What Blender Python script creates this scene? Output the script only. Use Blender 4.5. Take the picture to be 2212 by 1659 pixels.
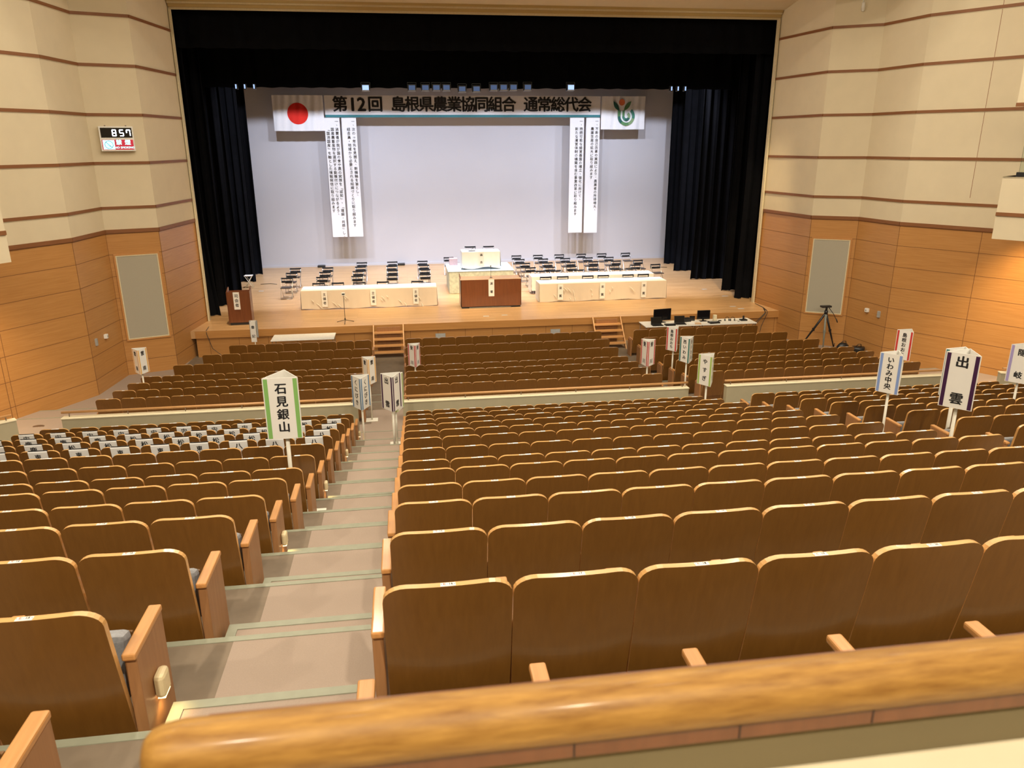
import bpy, bmesh, math, random
from math import sin, cos, pi, radians
from mathutils import Matrix, Vector

random.seed(7)
for _o in list(bpy.data.objects): bpy.data.objects.remove(_o)
SC = bpy.context.scene
COL = SC.collection
ZO = 6.62            # the camera is 6.62 m above the audience floor; geometry below is written relative to the camera

# ------------------------------------------------------------------ camera
F_PX = 1629.6
YAW, PITCH, ROLL = radians(7.8917), radians(17.6357), radians(-0.2879)
cd = bpy.data.cameras.new('camera'); cam = bpy.data.objects.new('camera', cd); COL.objects.link(cam)
_f = Vector((sin(YAW)*cos(PITCH), cos(YAW)*cos(PITCH), -sin(PITCH)))
_r0 = Vector((cos(YAW), -sin(YAW), 0)); _u0 = _r0.cross(_f)
_r = cos(ROLL)*_r0 + sin(ROLL)*_u0; _u = -sin(ROLL)*_r0 + cos(ROLL)*_u0
cam.matrix_world = Matrix(((_r.x, _u.x, -_f.x, 0), (_r.y, _u.y, -_f.y, 0), (_r.z, _u.z, -_f.z, 0), (0, 0, 0, 1)))
cd.sensor_fit = 'HORIZONTAL'; cd.sensor_width = 36; cd.lens = 36*F_PX/2212
cd.clip_start = 0.05; cd.clip_end = 200
cd.dof.use_dof = True; cd.dof.focus_distance = 9.0; cd.dof.aperture_fstop = 7.0
SC.camera = cam

def project(x, y, z):
    p = Vector((x, y, z)); d = p.dot(_f)
    if d <= 0.05: return None
    return 1106+F_PX*p.dot(_r)/d, 829.5-F_PX*p.dot(_u)/d

# ------------------------------------------------------------------ world, exposure
W = bpy.data.worlds.new('world'); SC.world = W; W.use_nodes = True
W.node_tree.nodes['Background'].inputs[0].default_value = (1, .86, .66, 1)
W.node_tree.nodes['Background'].inputs[1].default_value = 0.02
SC.view_settings.view_transform = 'Standard'; SC.view_settings.look = 'None'
SC.view_settings.exposure = -0.16; SC.view_settings.gamma = 1.0; SC.view_settings.use_curve_mapping = False

# ------------------------------------------------------------------ lights
WARM = (1, .89, .71)
def area(name, loc, size, power, color, rot=(0, 0, 0), shape='DISK', size_y=None, spread=pi):
    l = bpy.data.lights.new(name, 'AREA'); l.shape = shape; l.size = size
    if size_y: l.size_y = size_y
    l.energy = power; l.color = color; l.spread = spread
    o = bpy.data.objects.new(name, l); COL.objects.link(o); o.location = loc; o.rotation_euler = rot
    return o
def spot(name, loc, target, power, color, angle, blend=.4, radius=.08):
    l = bpy.data.lights.new(name, 'SPOT'); l.energy = power; l.color = color
    l.spot_size = radians(angle); l.spot_blend = blend; l.shadow_soft_size = radius
    o = bpy.data.objects.new(name, l); COL.objects.link(o); o.location = loc
    d = Vector(target)-Vector(loc); o.rotation_euler = d.to_track_quat('-Z', 'Y').to_euler()
    return o
CEIL = 6.4
HOUSE = 150
for gy, gk in ((2.5, .36), (6.5, .62), (10.5, 1.05), (14.5, 1.2), (16.9, .75), (19.4, .40)):     # house downlights in the hall ceiling
    for gx in (-4.6, -1, 3.2, 7.4, 11):
        area('house_downlight', (gx, gy, CEIL-.05), .35, HOUSE*gk, WARM)
for gx in (-7, -2.5, 2, 6.5, 11):                                # row of lamps over the rear of the hall, aimed forward
    spot('rear_hall_lamp', (gx, -3.2, 5.4), (gx*.95+.3, 7, -4.4), 2250, WARM, 84, .9, .15)
for gy, gz in ((8, 6.2), (13, 6.2), (18, 6.2), (22.6, 4.85)):     # added fill spots, no visible fixture, brightening both side walls
    spot('wall_fill_spot', (1.4, gy, gz), (-9.4, gy+.4, .6), 400, WARM, 110, .9, .15)
    spot('wall_fill_spot', (5.2, gy, gz), (16.0, gy+.4, .6), 400, WARM, 110, .9, .15)
for gx in (-3, 1.5, 6, 10.5):
    area('house_downlight', (gx, 22.3, CEIL-.05), .35, HOUSE*.22, WARM)
# front-of-house spots on the front of the stage
for gx in (-4.6, -1.4, 1.8, 5.0, 8.2, 11.4):
    spot('front_spotlight', (gx, 23.4, 4.85), (gx*.92+.3, 27.7, -5.7), 2700, (1, .76, .44), 44, .5, .12)
spot('front_spotlight', (3, 14, 5.9), (3, 28.2, -5.2), 2500, (1, .90, .68), 16, .9, .12)
# stage border lights behind the valance: cool white
for i in range(8):
    gx = -4.4+i*2.2
    spot('border_light', (gx, 31.0, 4.6), (gx, 32.6, -5.7), 2300, (.84, .86, 1), 78, .8, .15)
for i in range(8):
    gx = -5.0+i*2.35
    spot('backdrop_light', (gx, 30.7, 3.45), (gx+(gx-3.2)*.12, 38.2, -3.2), (900 if 1 < i < 6 else 1150), (.80, .85, 1), 92, .8, .1)
# wall washers
spot('aisle_downlight', (-9.2, 16.3, -2.36), (-9.2, 17.2, -6.2), 330, (1, .84, .60), 110, .8, .08)
spot('aisle_downlight', (15.4, 16.2, -2.36), (15.4, 17.2, -6.2), 330, (1, .84, .60), 110, .8, .08)
spot('wall_washer', (15.45, 16.9, -2.36), (17.2, 18.0, -4.8), 520, (1, .70, .34), 100, .8, .06)
spot('wall_washer', (-9.1, 16.9, -2.36), (-10.9, 17.6, -5.0), 420, (1, .70, .34), 110, .9, .06)

# ------------------------------------------------------------------ materials
MATS = {}
def nodemat(name, rough=.5, spec=.5, metal=0.0):
    m = bpy.data.materials.new(name); m.use_nodes = True
    b = m.node_tree.nodes['Principled BSDF']
    b.inputs['Roughness'].default_value = rough; b.inputs['Metallic'].default_value = metal
    b.inputs['Specular IOR Level'].default_value = spec
    MATS[name] = m
    return m, m.node_tree, b
def plain(name, col, rough=.6, spec=.4, metal=0.0, var=.06, scale=18, bump=0.0):
    m, nt, b = nodemat(name, rough, spec, metal)
    tc = nt.nodes.new('ShaderNodeTexCoord'); n = nt.nodes.new('ShaderNodeTexNoise'); n.inputs['Scale'].default_value = scale
    n.inputs['Detail'].default_value = 4
    r = nt.nodes.new('ShaderNodeValToRGB'); nt.links.new(tc.outputs['Object'], n.inputs['Vector'])
    nt.links.new(n.outputs['Fac'], r.inputs[0]); nt.links.new(r.outputs[0], b.inputs['Base Color'])
    r.color_ramp.elements[0].position = .3; r.color_ramp.elements[1].position = .7
    r.color_ramp.elements[0].color = [c*(1-var) for c in col]+[1]; r.color_ramp.elements[1].color = [min(1, c*(1+var)) for c in col]+[1]
    if bump:
        bp_ = nt.nodes.new('ShaderNodeBump'); bp_.inputs['Strength'].default_value = bump; bp_.inputs['Distance'].default_value = .01
        nt.links.new(n.outputs['Fac'], bp_.inputs['Height']); nt.links.new(bp_.outputs[0], b.inputs['Normal'])
    return m
def wood(name, c1, c2, stretch=(2, 2, 40), rough=.4, spec=.5, coat=0.0, rnd=.12, scale=1.0):
    m, nt, b = nodemat(name, rough, spec)
    tc = nt.nodes.new('ShaderNodeTexCoord'); mp = nt.nodes.new('ShaderNodeMapping'); mp.inputs['Scale'].default_value = stretch
    oi = nt.nodes.new('ShaderNodeObjectInfo'); add = nt.nodes.new('ShaderNodeVectorMath'); add.operation = 'MULTIPLY_ADD'
    add.inputs[1].default_value = (7.3, 3.1, 5.7)
    comb = nt.nodes.new('ShaderNodeCombineXYZ')
    for k in range(3): nt.links.new(oi.outputs['Random'], comb.inputs[k])
    nt.links.new(comb.outputs[0], add.inputs[0]); nt.links.new(tc.outputs['Object'], mp.inputs[0]); nt.links.new(mp.outputs[0], add.inputs[2])
    n = nt.nodes.new('ShaderNodeTexNoise'); n.inputs['Scale'].default_value = scale; n.inputs['Detail'].default_value = 6; n.inputs['Roughness'].default_value = .62
    nt.links.new(add.outputs[0], n.inputs['Vector'])
    r = nt.nodes.new('ShaderNodeValToRGB'); r.color_ramp.elements[0].position = .28; r.color_ramp.elements[1].position = .74
    r.color_ramp.elements[0].color = (*c1, 1); r.color_ramp.elements[1].color = (*c2, 1)
    nt.links.new(n.outputs['Fac'], r.inputs[0])
    hs = nt.nodes.new('ShaderNodeHueSaturation')
    mr = nt.nodes.new('ShaderNodeMapRange'); mr.inputs[3].default_value = 1-rnd; mr.inputs[4].default_value = 1+rnd
    nt.links.new(oi.outputs['Random'], mr.inputs[0]); nt.links.new(mr.outputs[0], hs.inputs['Value'])
    nt.links.new(r.outputs[0], hs.inputs['Color']); nt.links.new(hs.outputs[0], b.inputs['Base Color'])
    b.inputs['Coat Weight'].default_value = coat; b.inputs['Coat Roughness'].default_value = .12
    return m
def emit(name, col, strength):
    m, nt, b = nodemat(name, .4)
    b.inputs['Base Color'].default_value = (*col, 1)
    b.inputs['Emission Color'].default_value = (*col, 1); b.inputs['Emission Strength'].default_value = strength
    return m

SEATBACK = wood('seat_back_walnut', (.146, .060, .0092), (.178, .076, .0130), (40, 40, 1.6), .36, .5, .3, .07)
SEATEDGE = wood('seat_edge_ply', (.58, .31, .10), (.70, .41, .155), (4, 60, 60), .3, .5, .4, .05)
ARMWOOD = wood('armrest_beech', (.47, .215, .062), (.58, .28, .092), (60, 3, 60), .4, .5, .2, .05)
PANELWOOD = wood('end_panel_beech', (.29, .135, .050), (.37, .18, .072), (40, 40, 2), .5, .4, .1, .05)
CUSHION = plain('cushion_grey', (.30, .30, .31), .9, .2, var=.1, scale=90)
FEET = plain('seat_foot_dark', (.03, .03, .03), .5)
TAGWHITE = plain('tag_white', (.82, .80, .76), .35, var=.02)
PAPER = plain('paper_white', (.80, .80, .79), .8, var=.03, scale=6)
INK = plain('ink_black', (.012, .012, .014), .6, var=0)
INKRED = plain('ink_red', (.45, .05, .03), .6, var=0)
LAMPCREAM = plain('aisle_lamp_cream', (.72, .60, .36), .4)
LAMPGLOW = emit('aisle_lamp_glow', (1, .68, .3), 6)
CREAM = plain('wall_cream_plaster', (.67, .58, .41), .85, .2, var=.02, scale=2.5)
BAND = wood('wall_band_brown', (.20, .080, .030), (.26, .108, .042), (3, 3, 50), .5, .3, 0, 0)
WALLWOOD = wood('wall_panel_beech', (.42, .195, .055), (.52, .262, .085), (1.2, 1.2, 34), .42, .4, .08, 0)
JOINT = plain('panel_joint_brown', (.20, .085, .028), .7, var=0)
FABRICGREY = plain('acoustic_fabric_grey', (.40, .37, .29), .95, .1, var=.06, scale=160)
FRAMELT = plain('frame_line_cream', (.66, .58, .38), .6)
GOLD = plain('header_gold_paint', (.52, .38, .16), .5, var=.03, scale=3)
CARPET = plain('carpet_pink', (.345, .27, .215), .95, .1, var=.045, scale=160, bump=.12)
VINYL = plain('floor_vinyl_taupe', (.195, .15, .105), .7, .3, var=.08, scale=9)
NOSING = plain('step_nosing_sage', (.27, .275, .20), .45, .4, var=.05)
LOWALL = plain('low_wall_cream', (.45, .40, .27), .8, .2, var=.03, scale=4)
PARAPETSHADE = plain('parapet_shaded', (.17, .135, .072), .8, .2, var=.04, scale=5)  # dark colour carries the shade on the face under the near rail
LOWCAP = plain('low_wall_cap', (.74, .66, .46), .6, .3, var=.02)
RAILWOOD = wood('rail_oak', (.22, .095, .016), (.46, .245, .055), (16, 110, 110), .5, .35, .06, 0, 1.0)
RAILTHIN = wood('rail_thin_oak', (.50, .25, .09), (.62, .34, .14), (2, 30, 30), .4, .5, .1, 0)
METALDK = plain('metal_bracket', (.25, .2, .16), .4, .5, .8)
BLACKFAB = plain('curtain_black', (.0032, .0034, .0046), .95, .08, var=.2, scale=3)
BACKDROP = plain('backdrop_white', (.56, .56, .60), .9, .1, var=.015, scale=.6)
STAGEWOOD = None
WHITECLOTH = plain('table_cloth_white', (.86, .84, .80), .7, .3, var=.02, scale=3)
CLOTHFILM = plain('cloth_film_beige', (.66, .57, .46), .3, .5, var=.02, scale=3)
PLATGREEN = plain('platform_cloth_green', (.56, .60, .50), .9, .1, var=.14, scale=9)
PLATBLUE = plain('platform_cloth_blue', (.52, .66, .78), .8, .1, var=.03)
PODWOOD = wood('podium_wood', (.125, .038, .011), (.19, .062, .02), (30, 30, 1.5), .35, .5, .3, .05)
PODTOP = wood('podium_top', (.56, .36, .24), (.66, .45, .31), (2, 30, 30), .4, .5, .1, 0)
BLACKPL = plain('plastic_black', (.014, .014, .015), .35, .5, var=.1)
SCREENBLK = plain('screen_black', (.006, .006, .007), .12, .6, var=0)
CHAIRSEAT = plain('chair_vinyl_brown', (.06, .045, .038), .5, .4)
CHAIRBACK = plain('chair_back_dark', (.014, .015, .018), .55, .3)
CHROME = plain('chrome_tube', (.80, .80, .80), .22, .5, 1.0, var=.02)
FLAGWHITE = plain('flag_white', (.82, .82, .84), .8, .2, var=.02)
FLAGRED = plain('flag_red', (.70, .03, .02), .8, .2, var=.03)
TEAL = plain('banner_teal', (.035, .19, .22), .7)
GREY = plain('paint_grey', (.36, .36, .34), .6)
SIGNWHITE = plain('sign_board_white', (.78, .76, .71), .6, .3, var=.015, scale=3)
POLEWHITE = plain('pole_white', (.80, .77, .66), .5, .4, var=.02)
PINK = plain('box_pink', (.72, .50, .50), .8)
TAPE = plain('floor_plate_grey', (.55, .58, .60), .4)
WHITEPL = plain('plastic_white', (.80, .79, .74), .4)
MANILA = plain('paper_manila', (.60, .42, .27), .8)
def glassmat():
    m, nt, b = nodemat('glass_clear', .03)
    b.inputs['Base Color'].default_value = (.82, .93, .90, 1); b.inputs['Transmission Weight'].default_value = 1; b.inputs['IOR'].default_value = 1.45
    return m
GLASS = glassmat()
def stagefloor():
    m, nt, b = nodemat('stage_boards', .34, .5)
    tc = nt.nodes.new('ShaderNodeTexCoord'); br = nt.nodes.new('ShaderNodeTexBrick')
    br.inputs['Scale'].default_value = 1; br.inputs['Brick Width'].default_value = 1.8; br.inputs['Row Height'].default_value = .075
    br.inputs['Mortar Size'].default_value = .0025; br.offset = .37
    br.inputs['Color1'].default_value = (.55, .33, .155, 1); br.inputs['Color2'].default_value = (.68, .44, .225, 1); br.inputs['Mortar'].default_value = (.35, .19, .08, 1)
    nt.links.new(tc.outputs['Object'], br.inputs['Vector'])
    mp = nt.nodes.new('ShaderNodeMapping'); mp.inputs['Scale'].default_value = (1.5, 26, 1); n = nt.nodes.new('ShaderNodeTexNoise'); n.inputs['Scale'].default_value = 1.2; n.inputs['Detail'].default_value = 5
    nt.links.new(tc.outputs['Object'], mp.inputs[0]); nt.links.new(mp.outputs[0], n.inputs['Vector'])
    mx = nt.nodes.new('ShaderNodeMix'); mx.data_type = 'RGBA'; mx.blend_type = 'MULTIPLY'; mx.inputs[0].default_value = .55
    r = nt.nodes.new('ShaderNodeValToRGB'); r.color_ramp.elements[0].position = .3; r.color_ramp.elements[0].color = (.68, .62, .55, 1); r.color_ramp.elements[1].position = .65
    nt.links.new(n.outputs['Fac'], r.inputs[0]); nt.links.new(br.outputs['Color'], mx.inputs[6]); nt.links.new(r.outputs[0], mx.inputs[7]); nt.links.new(mx.outputs[2], b.inputs['Base Color'])
    return m
STAGEWOOD = stagefloor()

# ------------------------------------------------------------------ mesh building
class MB:
    def __init__(s): s.v = []; s.f = []; s.m = []; s.s = []; s.mats = []
    def mi(s, mat):
        if mat not in s.mats: s.mats.append(mat)
        return s.mats.index(mat)
    def add(s, vs, fs, mat, smooth=False, M=None):
        b = len(s.v); i = s.mi(mat)
        if M is not None: vs = [M @ Vector(p) for p in vs]
        s.v.extend([tuple(p) for p in vs])
        for f in fs: s.f.append([b+k for k in f]); s.m.append(i); s.s.append(smooth)
        return s
    def box(s, x0, x1, y0, y1, z0, z1, mat, M=None):
        vs = [(x, y, z) for z in (z0, z1) for y in (y0, y1) for x in (x0, x1)]
        return s.add(vs, [(0, 2, 3, 1), (4, 5, 7, 6), (0, 1, 5, 4), (2, 6, 7, 3), (0, 4, 6, 2), (1, 3, 7, 5)], mat, M=M)
    def rbox(s, x0, x1, y0, y1, z0, z1, mat, r=.01, M=None):
        bm = bmesh.new(); bmesh.ops.create_cube(bm, size=1)
        for v in bm.verts: v.co = Vector(((x0+x1)/2+v.co.x*(x1-x0), (y0+y1)/2+v.co.y*(y1-y0), (z0+z1)/2+v.co.z*(z1-z0)))
        bmesh.ops.bevel(bm, geom=bm.edges[:], offset=r, segments=2, affect='EDGES', profile=.5)
        bm.verts.ensure_lookup_table()
        vs = [v.co[:] for v in bm.verts]; fs = [[v.index for v in f.verts] for f in bm.faces]; bm.free()
        return s.add(vs, fs, mat, False, M)
    def tube(s, pts, r, mat, n=8, closed=False, cap=True):
        pts = [Vector(p) for p in pts]; rings = []; N = len(pts)
        ref = None
        for i, p in enumerate(pts):
            a = pts[i-1] if i > 0 else (pts[-1] if closed else p); b = pts[(i+1) % N] if (i < N-1 or closed) else p
            t = (b-a).normalized() if (b-a).length > 1e-9 else Vector((0, 0, 1))
            if ref is None: ref = t.orthogonal().normalized()
            u = (ref-t*ref.dot(t))
            u = u.normalized() if u.length > 1e-6 else t.orthogonal().normalized()
            ref = u; w = t.cross(u)
            rr = r[i] if isinstance(r, (list, tuple)) else r
            rings.append([p+(u*cos(2*pi*k/n)+w*sin(2*pi*k/n))*rr for k in range(n)])
        vs = [q for ring in rings for q in ring]; fs = []
        for i in range(N if closed else N-1):
            j = (i+1) % N
            for k in range(n): fs.append((i*n+k, i*n+(k+1) % n, j*n+(k+1) % n, j*n+k))
        s.add(vs, fs, mat, True)
        if cap and not closed:
            b = len(s.v)-len(vs)
            s.f.append([b+k for k in range(n)][::-1]); s.m.append(s.mi(mat)); s.s.append(False)
            s.f.append([b+(N-1)*n+k for k in range(n)]); s.m.append(s.mi(mat)); s.s.append(False)
        return s
    def prism(s, poly, z0, z1, mat, M=None, capmat=None):
        n = len(poly); vs = [(p[0], p[1], z0) for p in poly]+[(p[0], p[1], z1) for p in poly]
        s.add(vs, [(i, (i+1) % n, n+(i+1) % n, n+i) for i in range(n)], mat, M=M)
        s.add(vs, [tuple(range(n))[::-1], tuple(range(n, 2*n))], capmat or mat, M=M)
        return s
    def disc(s, cx, cz, r, y, mat, n=32, M=None):   # disc in the XZ plane facing -y
        return s.add([(cx+r*cos(2*pi*k/n), y, cz+r*sin(2*pi*k/n)) for k in range(n)], [tuple(range(n))], mat, M=M)
    def text(s, body, size, mat, M, bold=.0, align='CENTER', sx=1.0, spacing=1.0):
        vs, fs = text_geo(body, 0.0, align, spacing)
        for k, (dx, dy) in enumerate(((0, 0), (bold, 0), (-bold, 0), (0, bold*.7), (0, -bold*.7)) if bold else ((0, 0),)):
            s.add([((x+dx)*size*sx, (y+dy)*size, k*.0001) for x, y in vs], fs, mat, M=M)
        return s
    def build(s, name, parent=None, loc=None):
        me = bpy.data.meshes.new(name); me.from_pydata(s.v, [], s.f); me.update()
        for m in s.mats: me.materials.append(m)
        me.polygons.foreach_set('material_index', s.m); me.polygons.foreach_set('use_smooth', s.s); me.update()
        o = bpy.data.objects.new(name, me); COL.objects.link(o)
        if parent: o.parent = parent
        if loc: o.location = loc
        return o
_tc = {}
def text_geo(body, bold=0.0, align='CENTER', spacing=1.0):
    k = (body, bold, align, spacing)
    if k in _tc: return _tc[k]
    c = bpy.data.curves.new('t', 'FONT'); c.body = body; c.size = 1; c.align_x = align; c.align_y = 'CENTER'
    c.offset = bold; c.resolution_u = 2; c.fill_mode = 'FRONT'; c.space_line = spacing
    o = bpy.data.objects.new('t', c); COL.objects.link(o)
    dg = bpy.context.evaluated_depsgraph_get(); me = bpy.data.meshes.new_from_object(o.evaluated_get(dg))
    r = ([(v.co.x, v.co.y) for v in me.vertices], [tuple(p.vertices) for p in me.polygons])
    bpy.data.objects.remove(o); bpy.data.meshes.remove(me); bpy.data.curves.remove(c)
    _tc[k] = r
    return r
def face_M(x, y, z, rot=0.0):
    """text plane at x,y,z standing upright, facing -y, turned by rot about z"""
    return Matrix.Translation((x, y, z)) @ Matrix.Rotation(rot, 4, 'Z') @ Matrix.Rotation(pi/2, 4, 'X')
def tag(o, label, cat, group=None, kind=None):
    o['label'] = label; o['category'] = cat
    if group: o['group'] = group
    if kind: o['kind'] = kind
    return o
def struct(o, label=None, cat=None):
    o['kind'] = 'structure'
    if label: o['label'] = label
    if cat: o['category'] = cat
    return o
def empty(name, loc, rz=0.0):
    o = bpy.data.objects.new(name, None); COL.objects.link(o); o.location = loc; o.rotation_euler = (0, 0, rz); o.empty_display_size = .1
    return o
CH = {}
def copy_tree(o, parent=None):
    c = o.copy(); COL.objects.link(c)
    if parent is not None: c.parent = parent
    for ch in list(o.children): copy_tree(ch, c)
    return c
ORD = ['zeroth', 'first', 'second', 'third', 'fourth', 'fifth', 'sixth', 'seventh', 'eighth', 'ninth', 'tenth', 'eleventh', 'twelfth', 'thirteenth', 'fourteenth', 'fifteenth', 'sixteenth', 'seventeenth', 'eighteenth', 'nineteenth', 'twentieth', 'twenty-first', 'twenty-second']

# ------------------------------------------------------------------ rows
YL = [22.871, 21.868, 20.872, 19.863, 18.899, 17.926, 16.948]
TL_ = [-5.715, -5.715, -5.715, -5.715, -5.595, -5.475, -5.362]
FL = [-6.62, -6.62, -6.62, -6.62, -6.50, -6.38, -6.26]
YU = [14.323, 13.337, 12.351, 11.378, 10.409, 9.428, 8.442, 7.471, 6.507, 5.521, 4.555, 3.563, 2.581, 1.60]
TU = [-5.070, -4.797, -4.530, -4.262, -3.997, -3.725, -3.472, -3.212, -2.892, -2.586, -2.263, -1.945, -1.646, -1.362]
HS = .83
FU = [t-HS for t in TU]
STAGE = -5.735
FLOOR = -6.62

# ------------------------------------------------------------------ floor
fb = MB()
def platform(y0, y1, z, blocks, zb=-7.0):
    """one seating terrace: taupe vinyl under the seat blocks, pink carpet in the aisles"""
    xs = [-12.0]
    mats = []
    for a, b in blocks: xs += [a, b]; mats += [CARPET, VINYL]
    mats.append(CARPET); xs.append(18.5)
    for i, m in enumerate(mats): fb.box(xs[i], xs[i+1], y0, y1, zb, z, m)
    for i, m in enumerate(mats):
        if xs[i+1]-xs[i] > .05: fb.box(xs[i], xs[i+1], y1-.035, y1+.006, z-.03, z+.004, NOSING)
LB = {i: (-7.05 if i < 3 else (-8.1 if i == 3 else -9.15)) for i in range(1, 15)}
RB = {i: (13.05 if i < 2 else 15.1) for i in range(1, 15)}
for i in range(14):                              # upper tier, i = 0 is the row behind the low wall
    y0 = YU[i]; y1 = YU[i-1] if i > 0 else 14.98
    platform(y0 if i < 13 else .80, y1 if i else y1, FU[i], [(LB[i+1], -.99), (-.21, 6.13), (7.05, RB[i+1])])
fb.box(-12, 18.5, 14.98, 15.92, -7.0, FU[0]-.165, CARPET); fb.box(-12, 18.5, 15.89, 15.926, -6.10, FU[0]-.161, NOSING)
fb.box(-12, 18.5, 15.92, 17.926, -7.0, FL[6], CARPET)
fb.box(-7.05, -1.0, 16.948, 17.926, FL[6], FL[6]+.003, VINYL); fb.box(-.21, 6.13, 16.948, 17.926, FL[6], FL[6]+.003, VINYL); fb.box(7.05, 13.05, 16.948, 17.926, FL[6], FL[6]+.003, VINYL)
platform(17.926, 18.899, FL[5], [(-7.05, 13.05)]); platform(18.899, 19.863, FL[4], [(-7.05, 13.05)])
platform(19.863, 25.2, FL[0], [(-7.05, 13.05)])
# half steps in the two long aisles
for i in range(1, 14):
    y0 = YU[i-1]; zf = FU[i-1]; zh = (FU[i]+FU[i-1])/2
    for a, b in ((-1.10 if i % 1 == 0 else -1.1, -.21), (6.16, 7.02)):
        fb.box(a, b, y0, y0+.33, zf, zh, CARPET)
        fb.box(a, b, y0+.285, y0+.336, zh-.035, zh+.005, NOSING)
        fb.box(a-.004, a+.05, y0, y0+.336, zh-.035, zh+.0052, NOSING)
floor = struct(fb.build('floor'), 'stepped hall floor with pink carpeted aisles and taupe strips under the seats', 'floor')

# round floor sockets on the cross aisle
for (x, y, l) in ((-8.9, 18.3, 'small dark oval floor socket in the left side aisle near the low wall'),
                  (-7.35, 18.3, 'small dark oval floor socket beside the last left lower row')):
    m = MB(); m.prism([(x+.13*cos(t*pi/10), y+.09*sin(t*pi/10)) for t in range(20)], FL[5]-.001, FL[5]+.008, METALDK)
    tag(m.build('floor_socket'), l, 'socket', 'floor sockets in the left side aisle')

# ------------------------------------------------------------------ side walls
BANDS = [4.66, 3.402, 2.141, 0.868, -0.415, -1.640]
WOODTOP = -2.284
JOINTS = [-2.994, -3.63, -4.266, -4.904, -5.54, -6.18]
WLP = [(-6.83, 26.70), (-7.187, 23.785), (-8.502, 23.294), (-8.669, 21.404), (-9.90, 19.24), (-11.6, 16.1)]
WRP = [(12.925, 26.70), (13.296, 23.765), (14.515, 23.014), (14.772, 21.264), (15.98, 19.36), (18.2, 15.8)]
def strip(m, a, b, z0, z1, out, mat, side, off=0.0):
    """a box along the wall line a-b standing proud of it by out"""
    a = Vector(a); b = Vector(b); d = (b-a).normalized(); n = Vector((-d.y, d.x))
    if (n.x > 0) != (side == 'left'): n = -n
    p = [a+n*off, b+n*off, b+n*(off+out), a+n*(off+out)]
    m.prism([tuple(q) for q in (p if side == 'right' else p[::-1])], z0, z1, mat)
def side_wall(name, P, side):
    m = MB()
    for i in range(len(P)-1):
        a, b = P[i], P[i+1]
        strip(m, a, b, -7.0, WOODTOP, .12, WALLWOOD, side, -.12)
        strip(m, a, b, WOODTOP, 7.2, .12, CREAM, side, -.12)
        for z in BANDS:
            strip(m, a, b, z-.078, z, .028, BAND, side); strip(m, a, b, z-.095, z-.078, .012, CREAM, side)
        strip(m, a, b, WOODTOP-.10, WOODTOP, .035, BAND, side); strip(m, a, b, WOODTOP-.12, WOODTOP-.10, .02, JOINT, side)
        for z in JOINTS: strip(m, a, b, z-.007, z+.007, .002, JOINT, side)
        if i >= 1: strip(m, (Vector(a)-(Vector(a)-Vector(b)).normalized()*.0), Vector(a)+(Vector(b)-Vector(a)).normalized()*.015, -6.6, WOODTOP-.12, .002, JOINT, side)
    # upright seams
    d = (Vector(P[4])-Vector(P[3]))
    for t, z0, z1 in ((1.0, -6.6, -2.994), (.79, -1.5, 7.0)) if side == 'right' else ((.95, -6.6, -3.63),):
        q = Vector(P[3])+d*t; e = d.normalized()*.012
        strip(m, tuple(q), tuple(q+e), z0, z1, .002, JOINT if z1 < 0 else BAND, side)
    return struct(m.build(name), 'cream and beech panelled zigzag side wall, '+side+' of the hall', 'wall')
side_wall('wall_left', WLP, 'left'); side_wall('wall_right', WRP, 'right')

# projecting cream bays above the side aisles
def bay(name, poly, z0, z1, side, bands, label):
    m = MB(); m.prism(poly, z0, z1, CREAM)
    a, b = poly[0], poly[1]
    for z in bands: strip(m, a, b, z-.085, z, .028, BAND, side)
    return struct(m.build(name), label, 'wall')
bay('wall_bay', [(-8.13, 17.0), (-11.2, 11.5), (-13, 12.5), (-10.4, 19.0)], WOODTOP, 7.2, 'left', BANDS, 'cream wall bay stepping forward at the far left')
m = MB(); P4 = [(14.35, 17.04), (17.0, 12.8), (19.0, 13.8), (16.6, 18.6)]
m.prism(P4, WOODTOP, -.80, CREAM); m.prism(P4, -.84, -.80, LOWCAP); m.prism([(14.37, 17.05), (17.0, 12.8), (19, 13.8), (16.6, 18.6)], .80, 7.2, CREAM)
strip(m, P4[0], P4[1], -1.725, -1.64, .028, BAND, 'right')
for z in BANDS[:4]: strip(m, P4[0], P4[1], z-.085, z, .028, BAND, 'right')
struct(m.build('wall_bay'), 'cream balcony bay at the far right with a glazed opening', 'wall')
t = empty('window_1', (0, 0, 0)); t['kind'] = 'structure'
m = MB(); m.prism([(14.62, 16.96), (16.4, 14.1), (16.5, 14.16), (14.72, 17.02)], -.80, -.70, BLACKPL); m.prism([(14.66, 16.9), (16.4, 14.1), (16.5, 14.16), (14.76, 16.96)], .34, .42, BLACKPL); m.build('window_frame', t)
m = MB(); m.prism([(14.66, 16.93), (16.42, 14.12), (16.44, 14.13), (14.68, 16.94)], -.70, .34, GLASS); m.build('window_glass', t)
t['label'] = 'glazed opening with black frame in the right balcony bay'

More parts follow.
